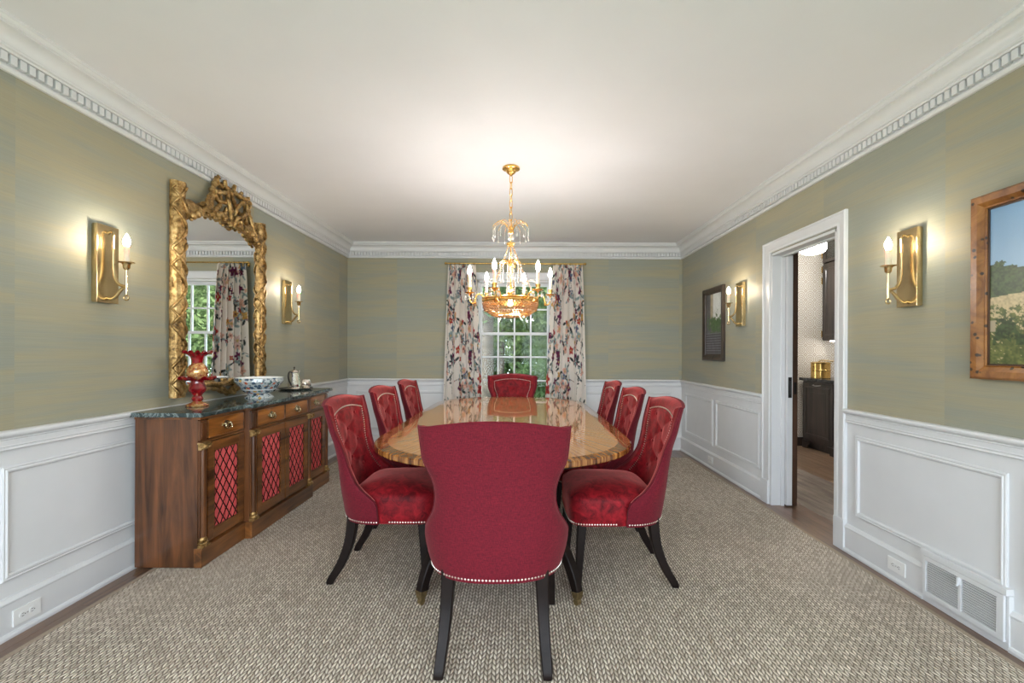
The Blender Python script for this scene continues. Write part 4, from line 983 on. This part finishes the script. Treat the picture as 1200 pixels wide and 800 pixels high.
part('finial', MB().lathe([(0, .183), (.006, .184), (.005, .190), (.010, .197), (.006, .205), (0, .207)], c, 12), 'dark_resin', ld_)
part('handle', MB().tube(smooth_path([(px_, py2 - .042, z0 + .150), (px_, py2 - .085, z0 + .162), (px_, py2 - .108, z0 + .13), (px_, py2 - .095, z0 + .085), (px_, py2 - .06, z0 + .05), (px_, py2 - .052, z0 + .038)]), .0072, 8), 'dark_resin', pt)
part('spout', MB().tube(smooth_path([(px_, py2 + .050, z0 + .045), (px_, py2 + .072, z0 + .06), (px_, py2 + .080, z0 + .10), (px_, py2 + .086, z0 + .14), (px_, py2 + .102, z0 + .165)]), [.010] * 6 + [.0075] * 8 + [.006] * 7, 8), 'silver', pt)
for k, (ox, oy, lab) in enumerate(((.072, .040, 'small fluted silver sugar bowl beside the coffee pot'),)):
    q = (tx + ox, ty + oy, z0); s_ = thing('sugar_bowl', lab, 'sugar bowl', q)
    part('bowl_body', MB().lathe([(0, 0), (.030, 0), (.034, .004), (.046, .028), (.048, .050), (.040, .074), (.036, .084), (.032, .082), (.036, .06), (.0, .012)], q, 32, lambda i, a: (.0022 * math.cos(10 * a), 0) if i in (3, 4, 5) else (0, 0)), 'silver', s_, smooth=60)
    part('handle', MB().tube(smooth_path([(q[0], q[1] + .038, q[2] + .058), (q[0], q[1] + .060, q[2] + .055), (q[0], q[1] + .058, q[2] + .03), (q[0], q[1] + .041, q[2] + .025)]), .003, 6), 'silver', s_)

# ================================================================== sconces
def build_sconce():
    t = thing('wall_sconce', '', 'wall lamp')
    part('back_plate', MB().box(-.062, .062, .0, .006, .004, .411).box(-.065, .065, .006, .034, 0, .415), 'satin_brass', t, False, smooth=0, bevel=.0025)
    arm = smooth_path([(0, .030, .372), (0, .052, .384), (0, .064, .372), (0, .062, .34), (0, .062, .28), (0, .064, .20), (0, .072, .135), (0, .092, .102), (0, .115, .092), (0, .133, .090)], 5)
    part('upper_arm', MB().tube(arm, [.0065 + .0015 * min(1, abs(i - 8) / 30) for i in range(len(arm))], 8), 'satin_brass', t, False, smooth=60)
    low = smooth_path([(0, .034, .028), (0, .052, .022), (0, .075, .034), (0, .098, .064), (0, .115, .080), (0, .133, .082)], 5)
    part('lower_arm', MB().tube(low, [.010 - .003 * i / len(low) for i in range(len(low))], 8), 'satin_brass', t, False, smooth=60)
    cx_, cy_ = 0, .133
    st = MB().tube([(0, cy_, .045), (0, cy_, .19)], .0062, 10).lathe([(0, .178), (.010, .180), (.016, .188), (.017, .205), (.022, .213), (.036, .217), (.037, .220), (.030, .221), (0, .221)], (0, cy_, 0), 20)
    part('candle_cup', st, 'satin_brass', t, False, smooth=50)
    part('drop_ring', MB().tube([(0, cy_ + .012 * math.cos(a), .028 + .013 * math.sin(a)) for a in [2 * PI * k / 16 for k in range(16)]], .0038, 6, closed=True), 'satin_brass', t, False, smooth=60)
    part('candle_sleeve', MB().lathe([(0, .221), (.0135, .221), (.0135, .302), (.010, .306), (0, .306)], (0, cy_, 0), 16), 'candle', t, False)
    part('bulb', MB().lathe([(0, .304), (.009, .306), (.015, .318), (.0165, .332), (.013, .348), (.007, .360), (.003, .370), (0, .374)], (0, cy_, 0), 12), 'sconce_glow', t, False, smooth=60, label='lit flame shaped bulb')
    return t
s0 = build_sconce()
for k, (x, y, rz, lab) in enumerate(((LX, 2.482, -PI / 2, 'brass candle sconce on the wall beside the vase end of the gilt mirror'), (LX, 4.415, -PI / 2, 'brass candle sconce on the wall above the coffee set'),
                                     (RX, 2.478, PI / 2, 'brass candle sconce between the doorway and the landscape painting'), (RX, 4.375, PI / 2, 'brass candle sconce between the doorway and the dark framed picture'))):
    o = s0 if k == 0 else copy_tree(s0); o.location = (x, y, 1.522); o.rotation_euler = (0, 0, rz); o['label'] = lab; o['group'] = 'brass wall sconces'

# ================================================================== pictures on the right wall
def color_grid(name, P, cols, root, mat, kindlabel=None, world=True):
    nu, nv = len(P), len(P[0]); me = bpy.data.meshes.new(name)
    vs_ = [p for r in P for p in r]; fs = [(i * nv + j, (i + 1) * nv + j, (i + 1) * nv + j + 1, i * nv + j + 1) for i in range(nu - 1) for j in range(nv - 1)]
    me.from_pydata(vs_, [], fs); ca = me.color_attributes.new('Col', 'FLOAT_COLOR', 'POINT')
    a = np.ones((nu * nv, 4), np.float32); a[:, :3] = np.asarray(cols, np.float32).reshape(-1, 3); ca.data.foreach_set('color', a.ravel())
    me.materials.append(M[mat]); me.shade_smooth(); o = link(name, me, root, world)
    if kindlabel: o['label'] = kindlabel
    return o
def vnoise(h, w_, n_, seed):
    rs = np.random.RandomState(seed); g = rs.rand(int(n_ * h / w_) + 3, n_ + 3); yy = np.linspace(0, g.shape[0] - 2.001, h); xx = np.linspace(0, n_ + .999, w_)
    yi, xi = yy.astype(int), xx.astype(int); fy, fx = (yy - yi)[:, None], (xx - xi)[None]; fy = fy * fy * (3 - 2 * fy); fx = fx * fx * (3 - 2 * fx)
    a = g[np.ix_(yi, xi)]; b_ = g[np.ix_(yi, xi + 1)]; c_ = g[np.ix_(yi + 1, xi)]; d_ = g[np.ix_(yi + 1, xi + 1)]
    return (a * (1 - fx) + b_ * fx) * (1 - fy) + (c_ * (1 - fx) + d_ * fx) * fy
def fbm(h, w_, n_, seed): return vnoise(h, w_, n_, seed) * .5 + vnoise(h, w_, n_ * 2, seed + 1) * .3 + vnoise(h, w_, n_ * 4, seed + 2) * .2
def paint_landscape(h, w_):
    Z = np.linspace(1, 0, h)[:, None] * np.ones((1, w_)); U = np.ones((h, 1)) * np.linspace(0, 1, w_)[None]   # row 0 = top
    im = np.zeros((h, w_, 3)); sky = np.stack([.20 + .25 * (1 - Z), .36 + .22 * (1 - Z), .56 + .12 * (1 - Z)], -1); im[:] = sky
    f = fbm(h, w_, 36, 3); f2 = fbm(h, w_, 80, 9); fine = vnoise(h, w_, 140, 5)
    tree = np.array([.018, .035, .010])[None, None] + np.array([.04, .07, .02])[None, None] * (fine[..., None] * 1.2)
    line = .60 + .07 * np.sin(U * 17 + 1) * (fbm(h, w_, 8, 4)) + .09 * (f - .5)
    m_ = (Z < line) & (Z > .40); im[m_] = tree[m_]
    fld = Z < (.425 + .02 * np.sin(U * 9)); field = np.array([.50, .40, .22])[None, None] * (.75 + .5 * fine[..., None]); im[fld] = field[fld]
    bush = (Z < .37 - .16 * U * 0 + .08 * (f - .5) * 4 * .35) & (f2 + .35 * (.38 - Z) * 2 > .47); g = np.array([.05, .075, .02])[None, None] + np.array([.22, .20, .06])[None, None] * fine[..., None] * (f[..., None]); im[bush] = g[bush]
    dk = (Z < .30) & (Z > .14) & (U > .03) & (f > .50) & (U < .35); im[dk] = tree[dk] * .8
    hs = (np.abs(U - .02) < .018) & (Z > .22) & (Z < .29); im[hs] = (.40, .33, .22)
    return im
def paint_alley(h, w_):
    Z = np.linspace(1, 0, h)[:, None] * np.ones((1, w_)); U = np.ones((h, 1)) * np.linspace(0, 1, w_)[None]
    f = fbm(h, w_, 10, 21)[..., None]; im = np.ones((h, w_, 3)) * np.array([.14, .13, .12]) * (.5 + f)
    sky = (U > .46 - .12 * (Z - .5)) & (U < .92) & (Z > .55); im[sky] = (np.array([.66, .68, .66]) * (.8 + .4 * f))[sky]
    wall = (U < .34); im[wall] = (np.array([.10, .10, .11]) * (.5 + f))[wall]
    col = (U > .30) & (U < .46) & (Z > .5); im[col] = (np.array([.42, .36, .25]) * (.6 + .8 * f))[col]
    g = ((np.hypot((U - .60) / .40, (Z - .50) / .13) + (fbm(h, w_, 16, 30) - .5) * 2.6) < 1); gc = np.array([.02, .05, .015]) + np.array([.09, .15, .05]) * fbm(h, w_, 30, 31)[..., None]; im[g] = gc[g]
    st = Z < .36; ste = (np.mod(Z * 26, 1) < .32)[..., None]; sc_ = np.where(ste, np.array([.20, .19, .22]), np.array([.06, .055, .065])) * (.7 + .6 * f); im[st] = sc_[st]
    return im
def framed(name, label, y0, y1, z0, z1, fw, mat, painter, depth, res):
    t = thing(name, label, 'picture', (RX, (y0 + y1) / 2, z0)); X = RX - .002
    prof = [(0, 0), (0, depth * .8), (fw * .15, depth), (fw * .55, depth * .95), (fw * .85, depth * .6), (fw * .95, depth * .62), (fw, depth * .35), (fw, 0)]
    cor = ((y0, z0, 1, 1), (y1, z0, -1, 1), (y1, z1, -1, -1), (y0, z1, 1, -1))
    for k in range(4):
        a, b_ = cor[k], cor[(k + 1) % 4]
        P = [[(X - o_, q[0] + q[2] * ac, q[1] + q[3] * ac) for ac, o_ in prof] for q in (a, b_)]
        part('frame_rail', MB().grid(P), mat, t, smooth=30)
    part('inner_liner', MB().box(X - depth * .42, X - depth * .30, y0 + fw - .004, y0 + fw + .006, z0 + fw, z1 - fw).box(X - depth * .42, X - depth * .30, y1 - fw - .006, y1 - fw + .004, z0 + fw, z1 - fw).box(X - depth * .42, X - depth * .30, y0 + fw, y1 - fw, z0 + fw - .004, z0 + fw + .006).box(X - depth * .42, X - depth * .30, y0 + fw, y1 - fw, z1 - fw - .006, z1 - fw + .004), 'dark_door', t, smooth=0)
    part('backing', MB().box(X - depth * .25, X, y0 + fw * .5, y1 - fw * .5, z0 + fw * .5, z1 - fw * .5), 'dark_door', t, smooth=0)
    hh = int((z1 - z0) / res); ww = int((y1 - y0) / res); im = painter(hh, ww)
    P = [[(X - depth * .30, y1 - fw * .8 - (y1 - y0 - fw * 1.6) * j / (ww - 1), z1 - fw * .8 - (z1 - z0 - fw * 1.6) * i / (hh - 1)) for j in range(ww)] for i in range(hh)]
    color_grid('painted_scene', P, im, t, 'picture_print')
framed('landscape_painting', 'large framed landscape of pines and fields in a burl wood frame', 0.95, 2.125, 1.157, 1.982, .064, 'burl_frame', paint_landscape, .042, .004)
framed('alley_picture', 'tall dark framed picture of a stepped alley with green plants', 4.735, 5.262, 1.183, 1.975, .062, 'frame_dark', paint_alley, .034, .005)

# ================================================================== curtains and rod
def paint_floral(W, H, res, seed=2):
    w_, h = int(W / res), int(H / res); rs = np.random.RandomState(seed)
    im = np.ones((h, w_, 3)) * np.array([.90, .84, .77]); yy, xx = np.mgrid[0:h, 0:w_]; X = xx * res; Y = yy * res
    def blob(cx, cy, rx, ry, rot, col, petals=0, soft=.25, ph=0):
        R = max(rx, ry) * 1.4; x0, x1 = max(0, int((cx - R) / res)), min(w_, int((cx + R) / res) + 1); y0, y1 = max(0, int((cy - R) / res)), min(h, int((cy + R) / res) + 1)
        if x1 <= x0 or y1 <= y0: return
        dx, dy = X[y0:y1, x0:x1] - cx, Y[y0:y1, x0:x1] - cy; c_, s_ = math.cos(rot), math.sin(rot); a, b_ = (dx * c_ + dy * s_) / rx, (-dx * s_ + dy * c_) / ry
        r = np.hypot(a, b_); th_ = np.arctan2(b_, a); lim = 1 + (.22 * np.cos(petals * th_ + ph) if petals else 0)
        k = np.clip((lim - r) / soft, 0, 1)[..., None]; shade = (.78 + .35 * np.clip(r, 0, 1))[..., None] * (1 + (.18 * np.cos(petals * 2 * th_ + ph))[..., None] if petals else 1)
        im[y0:y1, x0:x1] = im[y0:y1, x0:x1] * (1 - k) + np.clip(np.array(col) * shade, 0, 1) * k
    red, plum, blue, och, peach, pink, teal, dark = (.45, .05, .045), (.16, .035, .09), (.14, .19, .28), (.62, .36, .11), (.76, .46, .36), (.76, .55, .50), (.32, .40, .39), (.055, .07, .068)
    def branch(x, y, a, L):
        for i in range(int(L / .012)):
            blob(x, y, .0055, .0055, 0, (.22, .15, .12)); x += .012 * math.cos(a); y += .012 * math.sin(a); a += rs.uniform(-.28, .28)
            if rs.rand() < .16: la = a + rs.choice([-1, 1]) * .9; L_ = rs.uniform(.022, .05); blob(x + L_ * math.cos(la), y + L_ * math.sin(la), L_, L_ * .4, la, dark if rs.rand() < .45 else teal)
            if rs.rand() < .06: blob(x + rs.uniform(-.02, .02), y + rs.uniform(-.02, .02), .016, .016, 0, [red, pink, och, blue][rs.randint(4)], 5)
    n_ = int(W * H / .075)
    for i in range(n_): branch(rs.uniform(0, W), rs.uniform(0, H), rs.uniform(0, 6.28), rs.uniform(.15, .4))
    cols = [plum, red, blue, och, peach, pink, peach, plum, teal, pink, peach]
    for i in range(int(W * H / .024)):
        x, y = rs.uniform(0, W), rs.uniform(0, H); r = rs.uniform(.028, .072); cl = cols[rs.randint(len(cols))]
        blob(x, y, r, r * rs.uniform(.75, 1.1), rs.uniform(0, 3), cl, rs.randint(4, 7), .2, rs.uniform(0, 6))
        blob(x, y, r * .35, r * .35, 0, (.62, .45, .20) if rs.rand() < .5 else (.2, .06, .07), 6, .4)
        for q in range(rs.randint(1, 4)):
            a = rs.uniform(0, 6.28); L_ = rs.uniform(.03, .06); blob(x + (r + L_ * .7) * math.cos(a), y + (r + L_ * .7) * math.sin(a), L_, L_ * .38, a, dark if rs.rand() < .5 else teal)
    return im
CW, CHh, CR = 1.45, 2.42, 0.006
floral = paint_floral(CW, CHh, CR)
def curtain(label, tops, bots, seed, flip):
    zt, zb = 2.378, 0.02; nu, nv = 230, 330; nf = 5.5; P = []; cols = np.zeros((nu + 1, nv + 1, 3))
    yc = 5.885; S = None
    for j in range(nv + 1):
        t = j / nv; z = zt + (zb - zt) * t; a0 = tops[0] + (bots[0] - tops[0]) * t ** .8; a1 = tops[1] + (bots[1] - tops[1]) * t ** .8
        pin = math.exp(-(t / .045) ** 2); amp = .060 * (1 - .35 * pin); col = []
        for i in range(nu + 1):
            u = i / nu; ph = 2 * PI * (nf * u + .05 * math.sin(3 * PI * u + seed) + .03 * math.sin(2.2 * t + seed))
            x = a0 + (a1 - a0) * (u + .022 * math.sin(2 * ph)); y = yc + amp * math.sin(ph) * (1 - .3 * math.sin(ph)) + .006 * math.sin(5 * u + 3 * t + seed)
            col.append((x, y, z))
        P.append(col)
    P = [list(r) for r in zip(*P)]   # index [u][v]
    A = np.array(P); ds = np.linalg.norm(np.diff(A[:, nv // 2], axis=0), axis=1); s = np.concatenate([[0], np.cumsum(ds)]); s = s / s[-1] * min(CW - .02, s[-1])
    if flip: s = s[-1] - s
    ui = np.clip((s / CR).astype(int), 0, floral.shape[1] - 1); vi = np.clip(((zt - A[0, :, 2]) / CR).astype(int), 0, floral.shape[0] - 1)
    cols = floral[np.ix_(vi, ui)].transpose(1, 0, 2)
    t_ = thing('floral_curtain', label, 'curtain', ((bots[0] + bots[1]) / 2, yc, 0.02), 0, 'floral curtains at the window')
    o = color_grid('drape', [[tuple(p) for p in r] for r in P], cols, t_, 'curtain_linen')
    md = o.modifiers.new('thick', 'SOLIDIFY'); md.thickness = .003; md.offset = 0
    b = MB()
    for k in range(6):
        x = tops[0] + .02 + (tops[1] - tops[0] - .04) * k / 5; b.tube([(x, 5.89 + .014 * math.cos(q), 2.389 + .019 * math.sin(q)) for q in [2 * PI * m_ / 14 for m_ in range(14)]], .0028, 5, closed=True)
    part('curtain_rings', b, 'brass', t_, smooth=60, kind='stuff')
curtain('floral curtain panel on the side of the window towards the sideboard', (-.925, -.575), (-1.005, -.462), 0.3, False)
curtain('floral curtain panel on the side of the window towards the doorway', (.415, .795), (.290, .875), 1.7, True)
rd = thing('curtain_rod', 'thin brass curtain rod above the window', 'curtain rod', (-.075, 5.89, 2.395))
part('rod', MB().tube([(-.955, 5.89, 2.395), (.825, 5.89, 2.395)], .0095, 12), 'brass', rd, smooth=60)
for x in (-.955, .825): part('finial', MB().ball((x, 5.89, 2.395), .017, 12, 8), 'brass', rd, smooth=60)
for x in (-.90, -.075, .77): part('bracket', MB().tube([(x, 5.89, 2.382), (x, BY - .004, 2.382)], .006, 8).box(x - .012, x + .012, BY - .008, BY - .0005, 2.36, 2.41), 'brass', rd)

# ================================================================== chandelier
hx, hy = -0.075, 3.50
cl = thing('chandelier', 'gilt and crystal basket chandelier with six lit candle bulbs', 'chandelier', (hx, hy, CH)); H = (hx, hy, 0)
part('canopy', MB().lathe([(0, 2.605), (.010, 2.606), (.014, 2.614), (.026, 2.620), (.036, 2.632), (.040, 2.646), (.056, 2.649), (.066, 2.654), (.066, 2.662), (.062, 2.669), (0, 2.669)], H, 28), 'chandelier_gold', cl)
def link_mesh(L, wd):
    pts = []
    for k in range(20):
        a = 2 * PI * k / 20; pts.append((wd * math.cos(a), 0, (L / 2 - wd) * (1 if math.sin(a) > 0 else -1) + wd * math.sin(a)))
    return MB().tube(pts, .0032, 6, closed=True).mesh('chain_link', 'chandelier_gold', 60)
lm = link_mesh(.056, .0105); z = 2.578; k = 0
while z > 2.22:
    o = bpy.data.objects.new('chain_link', lm); C.objects.link(o); o.parent = cl; o.location = Vector((hx, hy, z)) - cl.location; o.rotation_euler = (0, 0, .5 + (PI / 2 if k % 2 else 0)); z -= .0475; k += 1
# upper spray
part('spray_stem', MB().lathe([(0, 2.225), (.012, 2.22), (.016, 2.20), (.022, 2.185), (.024, 2.172), (.014, 2.162), (.008, 2.150), (.010, 2.128), (.006, 2.115), (.006, 2.10), (.03, 2.095), (.034, 2.085), (.026, 2.075), (.012, 2.066), (0, 2.062)], H, 20), 'chandelier_gold', cl)
part('spray_ball', MB().ball((hx, hy, 2.135), .026, 10, 8), 'crystal', cl, smooth=20)
NSP = 14
for k in range(NSP):
    a = 2 * PI * (k + .3) / NSP; dx, dy = math.cos(a), math.sin(a)
    pts = smooth_path([(hx + dx * r, hy + dy * r, z) for r, z in ((.015, 2.185), (.035, 2.225), (.075, 2.252), (.115, 2.240), (.136, 2.212))], 4)
    s_ = part('spray_arm', MB().tube(pts, .0026, 5), 'chandelier_gold', cl, smooth=60)
    b = MB()
    for r, z in ((.045, 2.236), (.06, 2.246), (.09, 2.252), (.105, 2.246), (.12, 2.236)): b.octa((hx + dx * r, hy + dy * r, z), .0055)
    for q in range(5): b.octa((hx + dx * .137, hy + dy * .137, 2.202 - q * .0125), .005)
    b.octa((hx + dx * .137, hy + dy * .137, 2.128), .0075, .017)
    part('crystal_drop', b, 'crystal', s_, smooth=0, kind='stuff')
# suspension rods from hub to ring
RR = .205; RZ = 1.652
for k in range(6):
    a = 2 * PI * k / 6 + math.radians(40); dx, dy = math.cos(a), math.sin(a); b = MB()
    for q in range(26):
        t = q / 25; b.octa((hx + dx * (.022 + (RR - .03) * t ** 1.15), hy + dy * (.022 + (RR - .03) * t ** 1.15), 2.072 - (2.072 - RZ - .02) * t), .0052, .0085)
    part('crystal_chain', b, 'amber_crystal', cl, smooth=0, kind='stuff')
part('centre_stem', MB().lathe([(0, 2.07), (.005, 2.068), (.005, 1.97), (.012, 1.955), (.018, 1.94), (.010, 1.92), (.006, 1.90), (.006, 1.78), (.012, 1.77), (.022, 1.745), (.026, 1.72), (.016, 1.70), (.010, 1.67), (0, 1.66)], H, 18), 'chandelier_gold', cl)
for k in range(12):
    a = 2 * PI * (k + .5) / 12; dx, dy = math.cos(a), math.sin(a)
    s_ = part('inner_spray_arm', MB().tube(smooth_path([(hx + dx * r, hy + dy * r, z) for r, z in ((.01, 1.93), (.03, 1.955), (.06, 1.96), (.08, 1.94))], 4), .0024, 5), 'chandelier_gold', cl, smooth=60)
    b = MB()
    for q in range(8): b.octa((hx + dx * .081, hy + dy * .081, 1.932 - q * .014), .0056, .007)
    b.octa((hx + dx * .081, hy + dy * .081, 1.812), .008, .018); part('crystal_drop', b, 'crystal', s_, smooth=0, kind='stuff')
part('gilt_ring', MB().lathe([(RR - .008, 1.640), (RR + .006, 1.640), (RR + .010, 1.650), (RR + .006, 1.662), (RR + .012, 1.668), (RR + .008, 1.676), (RR - .008, 1.676)], H, 60, close=True), 'chandelier_gold', cl)
bk = MB()
for j in range(8):
    t = j / 7; r = (.207 - .02 * t) if t < .6 else .186 - .044 * (t - .6) / .4; z = 1.632 - .083 * t; n_ = 56 if j < 6 else 48
    for k in range(n_):
        a = 2 * PI * (k + .5 * (j % 2)) / n_; bk.octa((hx + r * math.cos(a), hy + r * math.sin(a), z), .0092, .0088)
for rr_ in (.118, .09, .06, .03):
    n_ = int(rr_ * 300)
    for k in range(n_): a = 2 * PI * k / n_; bk.octa((hx + rr_ * math.cos(a), hy + rr_ * math.sin(a), 1.542 - (.14 - rr_) * .08), .009)
part('crystal_basket', bk, 'amber_crystal', cl, smooth=0, kind='stuff', label='basket of amber lit crystal beads')
part('basket_ring', MB().lathe([(.138, 1.544), (.146, 1.544), (.148, 1.551), (.142, 1.556), (.138, 1.552)], H, 48, close=True), 'chandelier_gold', cl)
part('basket_bulb', MB().ball((hx, hy - .06, 1.63), .017, 10, 8), 'sconce_glow', cl, smooth=60)
AR = .31
for k in range(6):
    a = math.radians(10 + 60 * k); dx, dy = math.cos(a), math.sin(a)
    f = lambda r, z: (hx + dx * r, hy + dy * r, z)
    arm = smooth_path([f(.20, 1.658), f(.212, 1.690), f(.235, 1.702), f(.258, 1.69), f(.268, 1.655), f(.280, 1.632), f(.300, 1.64), f(AR, 1.67), f(AR, 1.70)], 5)
    A_ = part('candle_arm', MB().tube(arm, [.0075 - .002 * i / len(arm) for i in range(len(arm))], 8).ball(f(.272, 1.636), .012, 8, 6).ball(f(.205, 1.66), .014, 8, 6), 'chandelier_gold', cl, smooth=60)
    cc = (hx + dx * AR, hy + dy * AR, 0)
    part('candle_cup', MB().lathe([(0, 1.690), (.008, 1.692), (.012, 1.70), (.034, 1.706), (.038, 1.712), (.034, 1.713), (.014, 1.714), (.012, 1.722), (.017, 1.735), (.019, 1.748), (.016, 1.750), (0, 1.75)], cc, 20), 'chandelier_gold', A_, smooth=50)
    part('candle_sleeve', MB().lathe([(0, 1.745), (.0115, 1.745), (.0115, 1.842), (.008, 1.846), (0, 1.846)], cc, 14), 'candle', A_)
    part('bulb', MB().lathe([(0, 1.844), (.008, 1.846), (.014, 1.858), (.0155, 1.872), (.012, 1.888), (.006, 1.902), (.002, 1.914), (0, 1.918)], cc, 12), 'bulb_glow', A_, smooth=60, label='lit flame shaped bulb')
    b = MB()
    for q in range(8):
        aa = 2 * PI * q / 8; X_, Y_ = cc[0] + .035 * math.cos(aa), cc[1] + .035 * math.sin(aa)
        b.octa((X_, Y_, 1.698), .005); b.octa((X_, Y_, 1.670), .0072, .018)
    part('crystal_drop', b, 'crystal', A_, smooth=0, kind='stuff')
    # bead loop standing between the arms
    a2 = math.radians(40 + 60 * k); d2 = (math.cos(a2), math.sin(a2)); b = MB()
    for q in range(22):
        t = PI * q / 21; r = .165 - .055 * math.cos(t); z = 1.68 + .125 * math.sin(t); b.octa((hx + d2[0] * r, hy + d2[1] * r, z), .0062)
    part('bead_loop', b, 'crystal', cl, smooth=0, kind='stuff')

# ================================================================== outdoors beyond the window
struct('ground', MB().box(-14, 14, BY + .6, 34, -0.75, -0.65).box(-14, 14, -12, FY - .6, -0.75, -0.65), 'lawn', smooth=0)
def tree(name, label, x, y, h, rad, crown_z, n_, leaf, seed, lean=0.0, size=.13):
    t = thing(name, label, 'tree', (x, y, -.65), 0, 'trees outside the window'); rs = np.random.RandomState(seed)
    if rad > 0:
        pts = smooth_path([(x, y, -.66), (x + lean * .2, y, h * .3), (x + lean * .6, y, h * .65), (x + lean, y, h)], 5); q = len(pts)
        part('trunk', MB().tube(pts, [rad * (1.25 if i == 0 else 1 - .55 * i / q) for i in range(q)], 12), 'bark', t, smooth=60)
        for k in range(7):
            a = rs.uniform(0, 6.28); z0_ = h * rs.uniform(.35, .9); L_ = rs.uniform(.4, .85) * crown_z[2]
            part('bough', MB().tube(smooth_path([(x + lean * z0_ / h, y, z0_), (x + lean * .5 + math.cos(a) * L_ * .5, y + math.sin(a) * L_ * .5, z0_ + .35 * L_), (x + lean * .5 + math.cos(a) * L_, y + math.sin(a) * L_, z0_ + .45 * L_)], 4), [rad * .35 * (1 - .08 * i) for i in range(9)], 7), 'bark', t, smooth=60)
    def ballpts(q):
        p = rs.normal(0, 1, (q, 3)); p /= np.linalg.norm(p, axis=1)[:, None]; return p * (rs.rand(q, 1) ** .45)
    z0_, z1_, R_ = crown_z; ctr0 = np.array([x + lean * .6, y, (z0_ + z1_) / 2]); ext = np.array([R_, R_ * .8, (z1_ - z0_) / 2])
    cl_ = ballpts(n_ // 40) * (ext - .22)
    ctr = cl_[rs.randint(0, len(cl_), n_)] + ballpts(n_) * .42
    ctr = ctr0 + np.clip(ctr, -ext, ext); m_ = len(ctr)
    u_ = rs.normal(0, 1, (m_, 3)); u_ /= np.linalg.norm(u_, axis=1)[:, None]; w2 = rs.normal(0, 1, (m_, 3)); w2 -= (w2 * u_).sum(1)[:, None] * u_; w2 /= np.linalg.norm(w2, axis=1)[:, None]
    s_ = (size * rs.uniform(.6, 1.2, m_))[:, None]
    V = np.stack([ctr - u_ * s_ * .5, ctr + w2 * s_ * .28, ctr + u_ * s_ * .6, ctr - w2 * s_ * .28], 1).reshape(-1, 3)
    me = bpy.data.meshes.new('foliage'); me.vertices.add(m_ * 4); me.vertices.foreach_set('co', V.astype(np.float32).ravel()); me.loops.add(m_ * 4); me.loops.foreach_set('vertex_index', np.arange(m_ * 4, dtype=np.int32))
    me.polygons.add(m_); me.polygons.foreach_set('loop_start', np.arange(0, m_ * 4, 4, dtype=np.int32)); me.update(calc_edges=True); me.validate()
    me.materials.append(M[leaf]); o = link('foliage', me, t); o['kind'] = 'stuff'
tree('shade_tree', 'stout dark trunked tree just outside the window', -.72, 9.9, 4.6, .17, (1.7, 4.8, 1.35), 5000, 'leaf0', 1, .05)
tree('leafy_tree', 'bright leafy tree on the doorway side just outside', 2.0, 10.0, 4.2, .10, (-.5, 4.6, 1.35), 7000, 'leaf1', 3)
tree('slim_tree', 'slim trunked tree behind the stout one outside', -.52, 12.7, 5.0, .085, (.9, 5.2, 1.6), 8000, 'leaf1', 2, .12)
tree('slim_tree', 'slim trunked leafy tree behind the bright one outside', 2.75, 12.9, 5.0, .085, (-.5, 5.2, 1.6), 8000, 'leaf0', 12, .05)
tree('slim_tree', 'slim trunked leafy tree on the sideboard side outside', -4.3, 12.6, 5.0, .085, (-.5, 5.2, 1.6), 6000, 'leaf0', 13, .05)
tree('background_tree', 'dense dark green tree in the background outside', -4.75, 17.0, 7.0, .2, (-.6, 7.0, 2.3), 16000, 'leaf2', 4, size=.2)
tree('background_tree', 'dense mid green tree in the centre background outside', -.1, 17.0, 7.0, .2, (-.6, 7.0, 2.3), 24000, 'leaf0', 5, size=.2)
tree('background_tree', 'dense bright green tree in the far background outside', 4.55, 17.0, 7.0, .2, (-.6, 7.0, 2.3), 16000, 'leaf1', 6, size=.2)
tree('leafy_tree', 'bright leafy tree farther along the doorway side outside', 5.0, 10.4, 4.2, .10, (-.5, 4.6, 1.5), 8000, 'leaf0', 23)
tree('slim_tree', 'slim trunked leafy tree far along the doorway side outside', 6.3, 13.6, 5.0, .09, (-.5, 5.6, 1.7), 9000, 'leaf1', 22, .05)
tree('background_tree', 'dense dark tree far along the doorway side outside', 9.3, 17.0, 7.0, .2, (-.6, 7.0, 2.3), 16000, 'leaf0', 24, size=.2)
tree('background_tree', 'dense pale tree farthest along the doorway side outside', 14.0, 17.0, 7.0, .2, (-.6, 7.0, 2.3), 14000, 'leaf1', 25, size=.2)
tree('garden_shrub', 'low leafy shrub below the window outside', .45, 11.0, 1.4, 0, (-.6, 1.3, .8), 3500, 'leaf0', 8, size=.09)
tree('garden_shrub', 'low bright shrub between the slim trees outside', 1.1, 14.0, 1.4, 0, (-.6, 2.4, .9), 4500, 'leaf1', 9, size=.12)
for k, hx_ in enumerate((-6.6, -2.2, 2.2, 6.6, 11.0)):
    tree('evergreen_tree', ['tall dark evergreen behind the trees, farthest to the sideboard side', 'tall dark evergreen behind the dense dark and mid green trees', 'tall dark evergreen behind the dense mid and bright green trees', 'tall dark evergreen behind the dense bright green tree', 'tall evergreen far behind the doorway side trees'][k], hx_, 21.5, 8.0, .2, (-.6, 9.5, 2.0), 22000, 'leaf2' if k % 2 else 'leaf0', 40 + k, size=.24)
tree('garden_shrub', 'broad low shrub behind the stout trunk outside', -1.15, 14.57, 1.4, 0, (-.6, 2.0, .68), 4500, 'leaf0', 60, size=.13)
